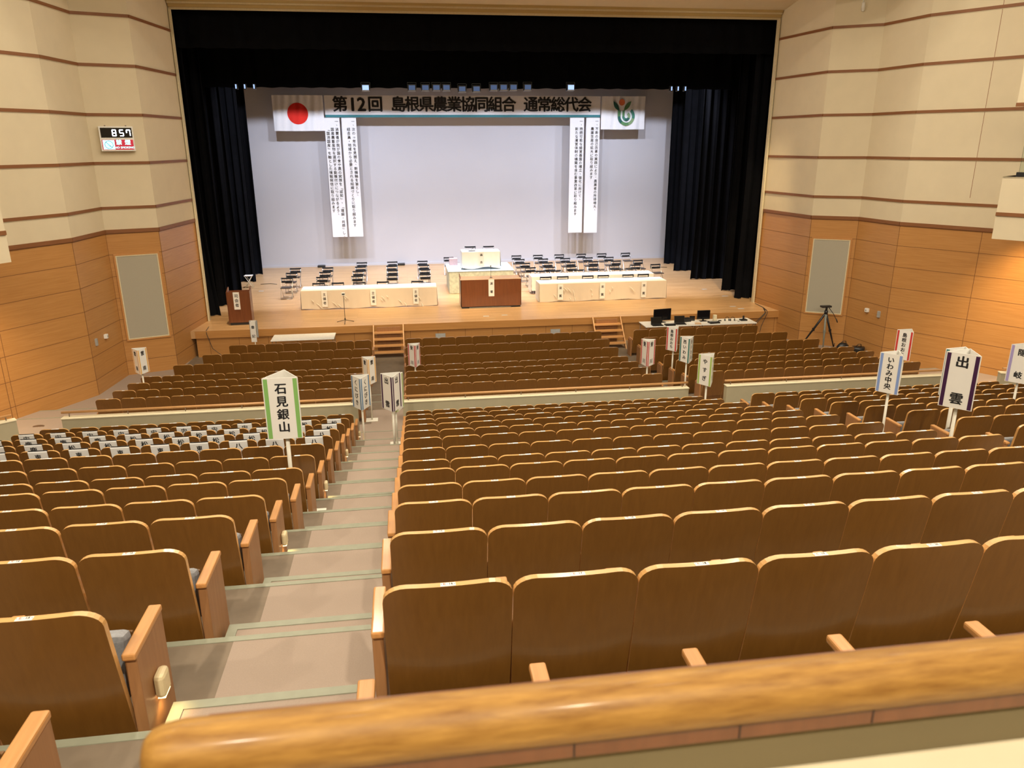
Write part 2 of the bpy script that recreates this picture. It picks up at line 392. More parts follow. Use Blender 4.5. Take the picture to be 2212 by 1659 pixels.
# back wall, ceiling, header above the stage opening
m = MB(); m.box(-14, 20, -4.2, -4.0, -7, 7.2, CREAM); struct(m.build('wall_back'))
m = MB(); m.box(-14, 20, -4, 26.7, CEIL, CEIL+.2, CREAM); struct(m.build('ceiling'))
m = MB(); m.box(-14, -11, -4, 16.5, -7, 7.2, CREAM)
struct(m.build('wall_rear_left')); m = MB(); m.box(17.6, 19, -4, 16.2, -7, 7.2, CREAM); struct(m.build('wall_rear_right'))
OXL, OXR, OYP, OZT = -6.779, 12.858, 26.58, 3.975
m = MB()
m.box(-9, 15, 26.62, 26.9, OZT+.10, 7.2, GOLD)
m.box(OXL-.05, OXR+.07, 26.56, 26.64, OZT, OZT+.06, FRAMELT); m.box(OXL-.05, OXR+.07, 26.50, 26.62, OZT+.06, OZT+.15, GOLD)
m.box(OXL-.05, OXR+.07, 26.44, 26.62, OZT+.15, OZT+.20, FRAMELT); m.box(OXL-.05, OXR+.07, 26.40, 26.62, OZT+.20, OZT+.27, GOLD)
struct(m.build('wall_proscenium'), 'golden header above the stage opening', 'wall')
m = MB(); m.box(OXL-.05, OXL, 26.50, 26.66, STAGE, OZT, FRAMELT); m.box(OXR, OXR+.055, 26.50, 26.66, STAGE, OZT, FRAMELT)
struct(m.build('trim_1'), 'thin cream upright trim down both sides of the stage opening', 'trim')
m = MB()        # cream ceiling soffit in front of the header
ys = [(26.40, 4.245), (25.2, 4.55), (25.2, 4.75), (26.62, 4.75)]
vs = [(x, y, z) for x in (-6.8, 13.15) for y, z in ys]; m.add(vs, [(0, 1, 2, 3), (7, 6, 5, 4), (0, 4, 5, 1), (1, 5, 6, 2), (2, 6, 7, 3), (3, 7, 4, 0)], CREAM)
m.box(-6.8, 13.4, 24.4, 25.2, 4.62, 4.80, GOLD); m.box(-6.8, 14, 20, 24.4, 4.95, 5.1, CREAM)
struct(m.build('ceiling_soffit'), 'cream sloping soffit above the stage opening', 'ceiling')

# ------------------------------------------------------------------ stage
m = MB(); m.box(-9.5, 16, 25.0, 39, STAGE-.24, STAGE, STAGEWOOD); struct(m.build('floor_stage'), 'polished wooden stage floor', 'floor')
m = MB(); m.box(-6.9, 13.2, 24.985, 25.0, STAGE-.24, STAGE-.001, WALLWOOD); m.box(-6.9, 13.2, 25.06, 25.2, -7.0, STAGE-.24, WALLWOOD)
for i in range(22): x = -6.5+i*.93; m.box(x, x+.012, 25.058, 25.062, FLOOR, STAGE-.24, JOINT)
struct(m.build('wall_stage_front'), 'beech panelled front of the stage', 'wall')
for x, l in ((.856, 'grey vent panel in the stage front right of the left stairs'), (4.83, 'grey vent panel in the stage front left of the right stairs')):
    m = MB(); m.box(x, x+.34, 25.045, 25.06, -6.285, -6.115, GREY)
    for k in range(5): m.box(x+.02, x+.32, 25.04, 25.045, -6.27+k*.03, -6.26+k*.03, TAPE)
    tag(m.build('vent'), l, 'vent', 'vent panels in the stage front')
m = MB(); m.box(-10, 16.5, 38.35, 38.5, STAGE, 7, BACKDROP); m.box(-10, 16.5, 38.30, 38.35, STAGE, STAGE+.10, BACKDROP)
struct(m.build('wall_backdrop'), 'pale grey backdrop across the back of the stage', 'wall')
m = MB(); m.box(-10.1, -9.9, 26.7, 38.5, STAGE, 7, BLACKFAB); m.box(16.3, 16.5, 26.7, 38.5, STAGE, 7, BLACKFAB); m.box(-10, 16.5, 26.9, 38.5, 6.9, 7.1, BLACKFAB)
struct(m.build('wall_stage_wings'), 'black side and top of the stage house', 'wall')
for a, b in ((-0.27, 'right black speaker box at foot of backdrop'), (-4.16, 'left black speaker box at foot of backdrop')):
    m = MB(); m.rbox(a-.18, a+.18, 38.0, 38.28, STAGE, STAGE+.10, BLACKPL, .02); tag(m.build('floor_box'), b, 'box', 'black boxes at the foot of the backdrop')

def curtain(name, x0, x1, y, z0, z1, label, amp=.07, wl=.33, seed=0, flare=0):
    rnd = random.Random(seed); m = MB(); nx = max(12, int(abs(x1-x0)/wl*10)); nz = 10
    ph = [rnd.uniform(0, 6) for _ in range(4)]
    def P(u, w, off):
        x = x0+(x1-x0)*u; A = amp*(.75+.5*w)
        d = A*sin(2*pi*(x-x0)/wl+1.1*sin(3.1*x+ph[0]))+.35*A*sin(2*pi*(x-x0)/(wl*.43)+ph[1])
        fl = flare*(w**6)
        return (x+fl*(u if x1 > x0 else u), y+d+off, z1+(z0-z1)*w+.012*sin(9*x+ph[2])*w)
    for off in (0, .025):
        vs = [P(i/nx, j/nz, off) for j in range(nz+1) for i in range(nx+1)]
        fs = [(j*(nx+1)+i, (j+1)*(nx+1)+i, (j+1)*(nx+1)+i+1, j*(nx+1)+i+1) for j in range(nz) for i in range(nx)]
        if off: fs = [f[::-1] for f in fs]
        m.add(vs, fs, BLACKFAB, True)
    n1 = (nx+1)*(nz+1)
    m.f += [[j*(nx+1)+k, (j+1)*(nx+1)+k, n1+(j+1)*(nx+1)+k, n1+j*(nx+1)+k] for j in range(nz) for k in (0, nx)]
    m.f += [[j*(nx+1)+k, j*(nx+1)+k+1, n1+j*(nx+1)+k+1, n1+j*(nx+1)+k] for j in (0, nz) for k in range(nx)]
    c = len(m.f)-len(m.m); m.m += [0]*c; m.s += [False]*c
    return tag(m.build(name), label, 'curtain')
LEGS = [(-9.3, -6.80, 27.35, .22, 'left black leg curtain nearest the audience with a flared hem'), (-9.6, -6.72, 29.15, 0, 'second left black leg curtain behind the lectern'),
        (-9.6, -6.76, 32.0, 0, 'third left black leg curtain beside the small white stool'), (-9.6, -6.62, 34.4, 0, 'fourth left black leg curtain from the audience'),
        (-9.6, -6.66, 36.45, 0, 'left black leg curtain nearest the backdrop')]
for k, (a, b, y, f, l) in enumerate(LEGS): curtain('stage_curtain', a, b, y, STAGE+.02, 6.8, l, seed=k, flare=f)
RLEGS = [(15.5, 12.60, 27.35, -.06, 'right black leg curtain nearest the audience'), (13.7, 12.70, 28.95, -.06, 'second right black leg curtain beside the floor plates'),
         (14.2, 12.45, 31.8, -.10, 'third right black leg curtain with its wide bundled hem'), (15.5, 12.50, 34.1, -.08, 'fourth right black leg curtain from the audience'),
         (16, 12.70, 36.3, 0, 'right black leg curtain nearest the backdrop')]
for k, (a, b, y, f, l) in enumerate(RLEGS): curtain('stage_curtain', a, b, y, STAGE+.02, 6.8, l, seed=20+k, flare=f)
curtain('stage_curtain', 16, 13.0, 32.15, STAGE+.02, 6.8, 'flat black curtain filling the right wing behind the third leg', seed=31, amp=.05)
curtain('stage_valance', -9, 15.3, 27.05, 2.95, 6.8, 'deep black front valance across the top of the stage opening', amp=.03, wl=.8, seed=41)
curtain('stage_valance', -9.4, 15.6, 30.2, 2.00, 6.8, 'second black valance just above the row of stage lights', amp=.03, wl=.8, seed=42)
curtain('stage_valance', -9.4, 15.8, 33.1, 2.70, 6.8, 'rear black valance just in front of the banner', amp=.03, wl=.8, seed=43)

# stage lanterns under the valance
LENS = emit('lantern_lens', (.38, .58, 1), 1.2); LENSDIM = emit('lantern_lens_dim', (.07, .14, .34), .45)
LANT = {}
def lantern(dim):
    t = empty('stage_lantern', (0, 0, 0))
    m = MB(); m.rbox(-.11, .11, -.08, .10, -.09, .10, BLACKPL, .015); m.build('housing', t)
    m = MB(); m.box(-.085, .085, -.09, -.075, -.06, .06, LENSDIM if dim else LENS); m.box(-.10, .10, -.10, -.075, -.085, -.062, TAPE if not dim else GREY); m.build('lens', t)
    m = MB(); m.box(-.125, -.115, -.006, .006, -.03, .14, BLACKPL); m.box(.115, .125, -.006, .006, -.03, .14, BLACKPL); m.box(-.125, .125, -.006, .006, .13, .14, BLACKPL); m.build('yoke', t)
    return t
LP = {0: lantern(False), 1: lantern(True)}; LU = set()
fixx = [(-1.18, 0), (.49, 1), (.98, 1), (1.38, 1), (1.75, 1), (2.33, 1), (2.86, 1), (3.5, 1), (3.87, 1), (4.24, 1), (4.78, 1), (6.42, 0)]
for k, (x, d) in enumerate(fixx):
    o = LP[d] if d not in LU else copy_tree(LP[d]); LU.add(d)
    o.location = (x, 29.88, 1.98+(-.05 if k in (5, 6) else 0)+k*.004); o.scale = (1.35, 1.35, 1.35)
    tag(o, 'blue-lit stage lantern under the black valance, '+ORD[k+1]+' of twelve from the left', 'stage light', 'stage lanterns under the valance')
for k, x in enumerate((-5.71, -5.41, -5.09, 10.36, 10.62, 10.91)):
    t = empty('stage_lantern', (x, 29.88, 2.0))
    m = MB(); m.rbox(-.05, .05, -.08, .10, -.09, .10, BLACKPL, .012); m.build('housing', t)
    m = MB(); m.box(-.022, .022, -.09, -.075, -.07, .07, LENS); m.build('lens', t)
    tag(t, 'narrow edge-on blue stage lantern, '+ORD[k % 3+1]+' of three at the '+('left' if k < 3 else 'right')+' end of the valance', 'stage light', 'side lanterns')

# ------------------------------------------------------------------ banners and flags
def board(m, x0, x1, y, z0, z1, mat, t=.02): m.box(x0, x1, y, y+t, z0, z1, mat)
BK = 37.3/34.0
def pushback(o):
    for v in o.data.vertices: v.co = (v.co.x*BK, (v.co.y-34.0)+37.3, v.co.z*BK)
    return o
m = MB(); board(m, -3.06, 8.65, 34.0, 1.20, 1.96, FLAGWHITE)
board(m, -3.06, 8.65, 34.0, 1.10, 1.20, TEAL)
def hline(chars, x0, x1, z, h, y, bold):
    n = len(chars)
    for i, c in enumerate(chars):
        x = x0+(x1-x0)*(i+.5)/n
        m.text(c, h, INK, face_M(x, y, z), bold)
hline('第', -2.71, -2.15, 1.575, .64, 33.98, .030); hline('12', -2.10, -1.37, 1.575, .74, 33.98, .03); hline('回', -1.28, -.70, 1.575, .64, 33.98, .030)
hline('島根県農業協同組合', -.33, 4.93, 1.575, .64, 33.98, .030); hline('通常総代会', 5.29, 8.24, 1.575, .64, 33.98, .030)
tag(pushback(m.build('banner')), 'long white horizontal banner with black characters and a teal bottom stripe', 'banner')
VB = [(-3.12, -2.50, -3.82, [('一、消費者が我が国の食や農の実態を「認知」、「理解・共感」し、', 0), ('国産農畜産物を選択する動機付けにつながるよう、', 1), ('「国消国産」を軸とした情報発信に取り組みます', 1)], 'leftmost hanging white text panel, with three columns'),
      (-2.42, -1.82, -3.82, [('一、次の10年先を見据え、新機軸を旨とし、', 0), ('組合員・地域から必要とされる組織づくりに取り組みます', 1)], 'second hanging white text panel from the left, two columns'),
      (7.32, 7.95, -3.84, [('一、持続可能な経営基盤の確立・強化に向けて、', 0), ('新たな運営体制の構築を含む事業改革に取り組みます', 1)], 'third hanging white text panel from the left, two columns'),
      (8.04, 8.65, -3.86, [('一、不断の自己改革の実践により、農業者の所得増大、', 0), ('農業生産の拡大に取り組みます', 1)], 'rightmost hanging white text panel, one long and one short column')]
for x0, x1, zb, cols, l in VB:
    m = MB(); board(m, x0, x1, 34.02, zb, 1.08, FLAGWHITE, .012); m.tube([(x0, 34.03, 1.085), (x1, 34.03, 1.085)], .014, GREY)
    n = len(cols); st = .158
    for k, (s, ind) in enumerate(cols):
        x = x1-.13-k*(.20 if n == 2 else .185); z = .93-ind*2*st
        i = 0
        while i < len(s):
            c = s[i]
            if s[i:i+2] == '10': c = '10'; i += 1
            M = face_M(x, 34.0, z)
            if c in '「」': M = M @ Matrix.Rotation(-pi/2, 4, 'Z')
            if c == '、': M = face_M(x+.05, 34.0, z+.05)
            m.text(c, .145 if c != '10' else .10, INK, M, .006); z -= st; i += 1
    tag(pushback(m.build('text_panel')), l, 'banner', 'hanging text panels on both sides of the backdrop')
def flag(name, x0, x1, z0, z1, y):
    m = MB(); nx, nz = 40, 14
    def Q(u, w, o=0): return (x0+(x1-x0)*u, y+o+.022*sin(u*19+w*3)*(.3+w)+.012*sin(u*43+2*w), z1+(z0-z1)*w-.03*sin(u*pi)*w*.3)
    vs = [Q(i/nx, j/nz) for j in range(nz+1) for i in range(nx+1)]; n = len(vs)
    vs += [Q(i/nx, j/nz, .01) for j in range(nz+1) for i in range(nx+1)]
    f1 = [(j*(nx+1)+i, (j+1)*(nx+1)+i, (j+1)*(nx+1)+i+1, j*(nx+1)+i+1) for j in range(nz) for i in range(nx)]
    m.add(vs, f1+[tuple(n+k for k in f[::-1]) for f in f1], FLAGWHITE, True)
    return m, Q
m, Q = flag('f', -5.16, -3.12, .57, 1.96, 34.0)
vs = []; n = 40
for ring in range(1, 9):
    for k in range(n):
        a = 2*pi*k/n; r = .42*ring/8; u = (-4.17+r*cos(a)+5.16)/2.04; w = (1.96-(1.25+r*sin(a)))/1.39
        p = Q(u, w); vs.append((p[0], p[1]-.012, p[2]))
fs = [tuple(range(n))]+[(r*n+k, r*n+(k+1) % n, (r+1)*n+(k+1) % n, (r+1)*n+k) for r in range(7) for k in range(n)]
m.add(vs, [f[::-1] if len(f) > 4 else f for f in fs], FLAGRED, True)
tag(pushback(m.build('flag')), 'white flag with a large red disc left of the banner', 'flag')
GRN = [plain('emblem_green_dark', (.02, .11, .09), .8), plain('emblem_green', (.10, .24, .10), .8), plain('emblem_green_mid', (.05, .20, .14), .8), plain('emblem_green_light', (.22, .34, .17), .8)]
ORANGE = plain('emblem_orange', (.85, .22, .08), .8)
m, Q = flag('f', 8.70, 10.66, .60, 1.96, 34.0)
def arcband(cx, cz, r0, r1, a0, a1, mat, n=12):
    vs = []
    for k in range(n+1):
        a = radians(a0+(a1-a0)*k/n)
        for r in (r0, r1): vs.append((cx+r*cos(a), 33.955, cz+r*sin(a)))
    m.add(vs, [(2*k, 2*k+2, 2*k+3, 2*k+1) for k in range(n)], mat)
EX, EZ = 9.74, 1.17
_e0 = len(m.v)
m.disc(9.57, 1.62, .105, 33.955, ORANGE)
def leaf(px, pz, qx, qz, w, mat):
    a = Vector((px, pz)); b = Vector((qx, qz)); d = b-a; nn = Vector((-d.y, d.x)).normalized(); pts = []
    for k in range(9): t = k/8; c = a+d*t+nn*w*sin(pi*t); pts.append((c.x, 33.955, c.y))
    for k in range(7, 0, -1): t = k/8; c = a+d*t-nn*w*sin(pi*t)*.9; pts.append((c.x, 33.955, c.y))
    m.add(pts, [tuple(range(len(pts)))], mat)
leaf(9.49, 1.34, 9.27, 1.66, .07, GRN[0]); leaf(9.64, 1.34, 9.90, 1.66, .07, GRN[1])
m.box(9.44, 9.54, 33.953, 33.957, EZ, 1.36, GRN[1]); m.box(9.60, 9.68, 33.953, 33.957, EZ, 1.36, GRN[1])
arcband(EX, EZ, .20, .30, 180, 230, GRN[0]); arcband(EX, EZ, .20, .30, 230, 290, GRN[1]); arcband(EX, EZ, .20, .30, 290, 345, GRN[3]); arcband(EX, EZ, .20, .30, 345, 412, GRN[2])
arcband(EX, EZ, .06, .145, 180, 250, GRN[2]); arcband(EX, EZ, .06, .145, 250, 330, GRN[0]); arcband(EX, EZ, .06, .145, 330, 425, GRN[3])
m.v[_e0:] = [(9.66+(x-9.62)*1.28, y, 1.30+(z-1.30)*1.28) for x, y, z in m.v[_e0:]]
tag(pushback(m.build('flag')), 'white flag with a green sprout emblem right of the banner', 'flag')

# ------------------------------------------------------------------ stage furniture
def folding_chair():
    t = empty('folding_chair', (0, 0, 0)); w = .215
    m = MB()    # back tube frame runs from the backrest to the front feet; origin under the back top, facing -y
    path = []
    for s_ in (-1, 1):
        m.tube([(s_*w, .0, .76), (s_*w, -.05, .62), (s_*w, -.20, .42), (s_*w, -.42, .03), (s_*w, -.44, .012)], .0115, CHROME, 6)
    m.tube([(-w, -.44, .012), (w, -.44, .012)], .011, CHROME, 6)
    m.build('frame', t)
    m = MB()
    for s_ in (-1, 1): m.tube([(s_*(w-.025), -.36, .43), (s_*(w-.025), -.20, .30), (s_*(w-.025), .02, .012)], .0105, CHROME, 6)
    m.tube([(-w+.025, .02, .012), (w-.025, .02, .012)], .0105, CHROME, 6); m.build('rear_leg_frame', t)
    m = MB(); m.rbox(-.20, .20, -.47, -.09, .415, .455, CHAIRSEAT, .014); m.build('seat', t)
    m = MB(); n = 9
    def bow(x): return -.035+.035*(x/w)**2*1.0
    xs = [-w-.012+(2*w+.024)*i/n for i in range(n+1)]
    for z0, z1 in ((.722, .778), (.585, .665)):
        for i in range(n):
            a, b = xs[i], xs[i+1]; ya, yb = bow(a)-(.775-z0)*.2+.012, bow(b)-(.775-z0)*.2+.012
            vs = [(a, ya, z0), (b, yb, z0), (b, yb+.022, z0), (a, ya+.022, z0), (a, ya+.006, z1), (b, yb+.006, z1), (b, yb+.028, z1), (a, ya+.028, z1)]
            m.add(vs, [(3, 2, 1, 0), (4, 5, 6, 7), (0, 1, 5, 4), (2, 3, 7, 6), (1, 2, 6, 5), (3, 0, 4, 7)], CHAIRBACK, True)
    for s_ in (-1, 1): m.box(s_*w-.016, s_*w+.016, -.02, .022, .60, .77, CHAIRBACK)
    for z0, z1 in ((.655, .672),): m.box(-.13, .13, -.05, -.03, z0, z1, CHAIRBACK)
    m.build('backrest', t)
    return t
CP = folding_chair(); cu = [False]
def put_chair(x, y, z, rz, label, group):
    o = CP if not cu[0] else copy_tree(CP); cu[0] = True
    o.location = (x, y, z); o.rotation_euler = (0, 0, rz); tag(o, label, 'folding chair', group); return o
colsL = [(-4.68, 3), (-3.31, 3), (-1.97, 4), (-.62, 4), (.73, 4)]
for ci, (x, n) in enumerate(colsL):
    for r in range(n):
        put_chair(x+random.uniform(-.03, .03), 30.45+1.22*r, STAGE, random.uniform(-.06, .06), 'dark folding chair, stage left group, '+ORD[ci+1]+' column from left, '+ORD[r+1]+' row behind table', 'folding chairs in rows on the left of the stage')
for k, (x, y) in enumerate([(-3.33, 29.04), (-2.62, 29.03), (-1.81, 28.98), (-.93, 28.98), (.37, 28.9)]):
    put_chair(x, y, STAGE, 0, 'dark folding chair at the left cloth table, '+ORD[k+1]+' from its left end', 'folding chairs at the left table')
RR = [(35.08, [5.1, 6.12, 7.14, 8.2, 9.19, 10.36]), (33.87, [5.07, 6.15, 7.17, 8.23, 9.21]), (32.7, [5.13, 6.14, 7.17, 8.21, 9.23, 10.25]), (31.45, [5.17, 6.0, 6.94, 7.88, 8.82, 9.74, 10.64])]
RN = ['back row against the backdrop', 'second row from the backdrop', 'third row from the backdrop', 'fourth row from the backdrop']
for (y, xs), rn in zip(RR, RN):
    for k, x in enumerate(xs):
        put_chair(x, y+random.uniform(-.02, .02), STAGE, random.uniform(-.06, .06) if not (x > 10.2) else .12, 'dark folding chair, right stage group, '+ORD[k+1]+' from left, '+rn, 'folding chairs in rows on the right of the stage')
for k, x in enumerate([5.42, 6.05, 7.03, 7.67, 8.6, 9.28]):
    put_chair(x, 30.5, STAGE, 0, 'dark folding chair at the rear right table, '+ORD[k+1]+' from its left end', 'folding chairs at the rear right table')
for k, x in enumerate([5.38, 6.06, 7.07, 7.7, 8.71, 9.34]):
    put_chair(x, 29.02, STAGE, 0, 'dark folding chair behind the front right table, '+ORD[k+1]+' from its left end', 'folding chairs at the front right table')
put_chair(1.93, 35.05, STAGE, 0, 'lone dark folding chair at the left rear of the platform', 'folding chairs by the platform')
put_chair(2.66, 31.72, -4.836, 0, 'dark folding chair up on the platform, left behind the chairman desk', 'folding chairs on the platform')
put_chair(3.43, 31.70, -4.836, 0, 'dark folding chair up on the platform, right behind the chairman desk', 'folding chairs on the platform')

def cloth(x0, x1, y0, y1, z0, z1, front, seed, hem=.015, folds=.012, drop_side=.0):
    """a cloth draped over a box: flat top, gently folded skirts with a wavy hem"""
    rnd = random.Random(seed); m = MB()
    m.rbox(x0, x1, y0, y1, z1-.022, z1, WHITECLOTH, .008)
    def skirt(ax, ay, bx, by, mat, nrm):
        L = math.hypot(bx-ax, by-ay); n = max(6, int(L/.05)); nz = 6; ph = rnd.uniform(0, 6)
        amp = [rnd.uniform(.2, 1) for _ in range(n+1)]
        def P(i, j, off):
            u = i/n; w = j/nz; s_ = (sin(u*L*9+ph)+.6*sin(u*L*23+ph*2))*folds*w*amp[i]
            o = s_+.02*w+off
            return (ax+(bx-ax)*u+nrm[0]*o, ay+(by-ay)*u+nrm[1]*o, z1-.01+(z0-z1+.01)*w+(hem*sin(u*L*5+ph) if j == nz else 0)*1.0+(abs(hem) if j == nz else 0))
        for off in (0, .006):
            vs = [P(i, j, off) for j in range(nz+1) for i in range(n+1)]
            fs = [(j*(n+1)+i, (j+1)*(n+1)+i, (j+1)*(n+1)+i+1, j*(n+1)+i+1) for j in range(nz) for i in range(n)]
            m.add(vs, fs, mat, True)
    skirt(x0, y0, x1, y0, front, (0, -1)); skirt(x1, y0, x1, y1, WHITECLOTH, (1, 0)); skirt(x0, y1, x0, y0, WHITECLOTH, (-1, 0))
    return m
def table_frame(x0, x1, y0, y1, z0, z1, label, n=3, topmat=WHITEPL, name='folding_table', group=None):
    t = empty(name, ((x0+x1)/2, (y0+y1)/2, z0)); cx, cy = (x0+x1)/2, (y0+y1)/2
    m = MB(); m.rbox(x0-cx, x1-cx, y0-cy, y1-cy, z1-z0-.03, z1-z0, topmat, .008); m.build('table_top', t)
    w = (x1-x0)/n
    for k in range(n):
        for xx in (x0+w*k+.04, x0+w*(k+1)-.04):
            for yy in (y0+.07, y1-.07):
                m = MB(); m.tube([(xx-cx, yy-cy, 0), (xx-cx, yy-cy, z1-z0-.03)], .013, METALDK, 6); m.build('leg', t)
    tag(t, label, 'table', group); return t
table_frame(-3.80, 1.0, 27.92, 28.70, STAGE, -5.06, 'long table hidden under the white cloth at stage left, left of the podium')
tag(cloth(-3.86, 1.06, 27.87, 28.75, STAGE+.01, -5.03, CLOTHFILM, 3).build('table_cloth'), 'white and beige plastic-filmed cloth over the long table left of the podium', 'tablecloth')
table_frame(5.0, 9.82, 27.88, 28.62, STAGE, -5.06, 'long table hidden under the front cloth right of the podium')
tag(cloth(4.93, 9.90, 27.83, 28.66, STAGE+.01, -5.03, CLOTHFILM, 5).build('table_cloth'), 'white and beige plastic-filmed cloth over the front table right of the podium', 'tablecloth')
table_frame(5.0, 9.82, 29.55, 30.15, STAGE, -5.06, 'long table hidden under the rear cloth right of the podium')
tag(cloth(4.90, 9.93, 29.50, 30.22, STAGE+.05, -5.03, WHITECLOTH, 8, .05, .03).build('table_cloth'), 'loose plain white cloth over the rear table behind the front right table', 'tablecloth')
def filmglints(x0, x1, y, z0, z1, seed, label):  # pale strips along the film creases, coloured to stand in for glints
    rnd = random.Random(seed); m = MB(); film = MATS.get('film_glint_paint') or plain('film_glint_paint', (.85, .80, .70), .15, .8, var=0)
    for _ in range(14):
        x = rnd.uniform(x0+.2, x1-.3); z = rnd.uniform(z0+.15, z1-.1); L = rnd.uniform(.12, .4); a = rnd.choice([-1, 1])*rnd.uniform(.7, 1.3)
        p = [(x+L*t*cos(a)+.02*sin(5*t), y-.012*sin(pi*t)-.004, z+L*t*sin(a)*-1*(1 if a > 0 else -1)) for t in [k/5 for k in range(6)]]
        m.tube(p, [.002, .010, .018, .015, .009, .002], film, 5)
    return tag(m.build('film_glints'), label, 'plastic film')
filmglints(-3.8, 1.0, 27.83, STAGE, -5.05, 4, 'painted pale glints on the creased clear film of the left table cloth'); filmglints(5, 9.85, 27.79, STAGE, -5.05, 9, 'painted pale glints on the creased clear film of the right table cloth')
def vstrip(x, y, ztop, h, w, s, label, size=.10, group='name strips on the stage furniture', mat=None, dz=None, bold=.02):
    m = MB(); m.box(-w/2, w/2, -.004, 0, -h, 0, mat or SIGNWHITE)
    n = len(s); pitch = dz or (h*.8/n)
    for k, c in enumerate(s): m.text(c, size, INK, face_M(0, -.0055, -h*.5+((n-1)/2-k)*pitch), bold)
    o = m.build('name_strip', loc=(x, y, ztop)); return tag(o, label, 'name strip', group)
for k, x in enumerate((-3.02, -1.27, .28)): vstrip(x, 27.80, -5.05, .58, .20, '主催者', 'paper strip reading 主催者 on the left table front, '+['left', 'middle', 'right'][k]+' of three', .12)
for k, x in enumerate((5.72, 7.35, 8.98)): vstrip(x, 27.76, -5.05, .60, .20, '来賓', 'paper strip reading 来賓 on the front right table, '+['left', 'middle', 'right'][k]+' of three', .12, dz=.30)

# platform with chairman's desk
m = MB(); m.rbox(1.66, 4.26, 30.13, 32.22, STAGE, -4.85, PLATGREEN, .01); m.rbox(1.62, 4.29, 30.09, 32.25, -4.85, -4.836, PLATBLUE, .005)
tag(m.build('platform'), 'cloth covered platform with pale green sides and light blue top behind the podium', 'platform')
table_frame(2.28, 3.70, 30.52, 31.20, -4.836, -4.15, 'desk hidden under the white cloth on the platform', 1)
m = cloth(2.22, 3.76, 30.46, 31.26, -4.81, -4.12, WHITECLOTH, 12, .04, .035)
tag(m.build('table_cloth'), 'white draped cloth over the chairman desk on the platform', 'tablecloth')
vstrip(2.99, 30.40, -4.13, .54, .20, '議長', 'paper strip reading 議長 on the front of the platform desk', .11, dz=.30)
m = MB(); m.rbox(2.50, 2.78, 30.62, 30.74, -4.12, -4.10, BLACKPL, .006); m.tube([(2.62, 30.68, -4.10), (2.62, 30.66, -4.03), (2.66, 30.62, -4.0)], .006, BLACKPL, 6); m.tube([(2.66, 30.62, -4.0), (2.69, 30.6, -3.99)], .014, BLACKPL, 8)
tag(m.build('desk_microphone'), 'small black desk microphone on the platform desk', 'microphone')
m = MB(); m.rbox(1.78, 2.12, 31.75, 32.05, -4.836, -4.56, PINK, .01); tag(m.build('box'), 'pale pink box on the platform left of the draped desk', 'box')

# main podium
t = empty('podium', (3.0, 27.5, STAGE))
m = MB(); H = 1.05
m.box(-1.10, 1.12, -.36, -.34, .07, H, PODWOOD)
for s_ in (-1, 1):
    x = -1.10 if s_ < 0 else 1.10
    pr = [(-.36, .07), (.45, .07), (.45, H+.12), (.33, H+.12), (-.30, H), (-.36, H)]
    vs = [(x+dx, a, b) for dx in (0, .022) for a, b in pr]; n = len(pr)
    m.add(vs, [tuple(range(n)), tuple(range(2*n-1, n-1, -1))]+[(i, n+i, n+(i+1) % n, (i+1) % n) for i in range(n)], PODWOOD)
for x in (-.555, -.005, .545): m.box(x-.004, x+.004, -.362, -.359, .07, H-.01, JOINT)
m.build('body', t)
m = MB(); m.rbox(-1.11, 1.13, -.37, .36, H-.005, H+.02, PODTOP, .006); m.build('top', t)
m = MB(); m.box(-1.06, -.80, -.33, .4, 0, .07, BLACKPL); m.box(.76, 1.10, -.33, .4, 0, .07, BLACKPL); m.box(-1.06, 1.1, -.30, -.2, .03, .07, BLACKPL); m.build('plinth', t)
tag(t, 'wide reddish-brown wooden podium with four front panels at stage centre', 'podium')
vstrip(3.02, 27.13, -4.68, .62, .21, '演壇', 'paper strip reading 演壇 on the front of the central podium', .11, dz=.30)
t = empty('gooseneck_microphone', (3.04, 27.40, -4.665))
m = MB(); m.tube([(0, 0, 0), (0, 0, .012)], .05, BLACKPL, 12); m.build('base', t); m = MB(); m.tube([(0, 0, .01), (0, -.005, .2), (0, -.02, .36), (-.01, -.05, .42)], .006, BLACKPL, 6); m.build('stem', t)
m = MB(); m.tube([(-.01, -.05, .415), (-.012, -.062, .45)], [.016, .02], BLACKPL, 8); m.build('microphone_head', t)
tag(t, 'slim black gooseneck microphone standing on the central podium', 'microphone')

# lectern at the left
t = empty('lectern', (-5.60, 25.98, STAGE), radians(3))
m = MB(); pr = [(-.36, -.26), (.36, -.26), (.36, .26), (-.36, .26)]
m.box(-.36, .36, -.26, -.24, .09, 1.12, PODWOOD)
for s_ in (-1, 1):
    x = s_*.36-(.01 if s_ > 0 else .01)
    q = [(-.26, .09), (.24, .09), (.24, 1.22), (.12, 1.22), (-.20, 1.12), (-.26, 1.12)]; n = 6
    vs = [(x+dx, a, b) for dx in (0, .022) for a, b in q]; m.add(vs, [tuple(range(n)), tuple(range(2*n-1, n-1, -1))]+[(i, n+i, n+(i+1) % n, (i+1) % n) for i in range(n)], PODWOOD)
m.box(-.355, .355, -.24, .22, .09, .12, PODWOOD); m.build('body', t)
m = MB(); m.box(-.35, .35, -.24, .2, 1.08, 1.10, PODWOOD); m.build('top', t)
m = MB(); m.box(-.33, .33, -.24, .2, 0, .09, BLACKPL); m.build('plinth', t)
tag(t, 'narrow brown wooden lectern at the left front corner of the stage', 'lectern')
vstrip(-5.64, 25.705, -4.62, .58, .20, '司会者', 'paper strip reading 司会者 on the left lectern', .13)

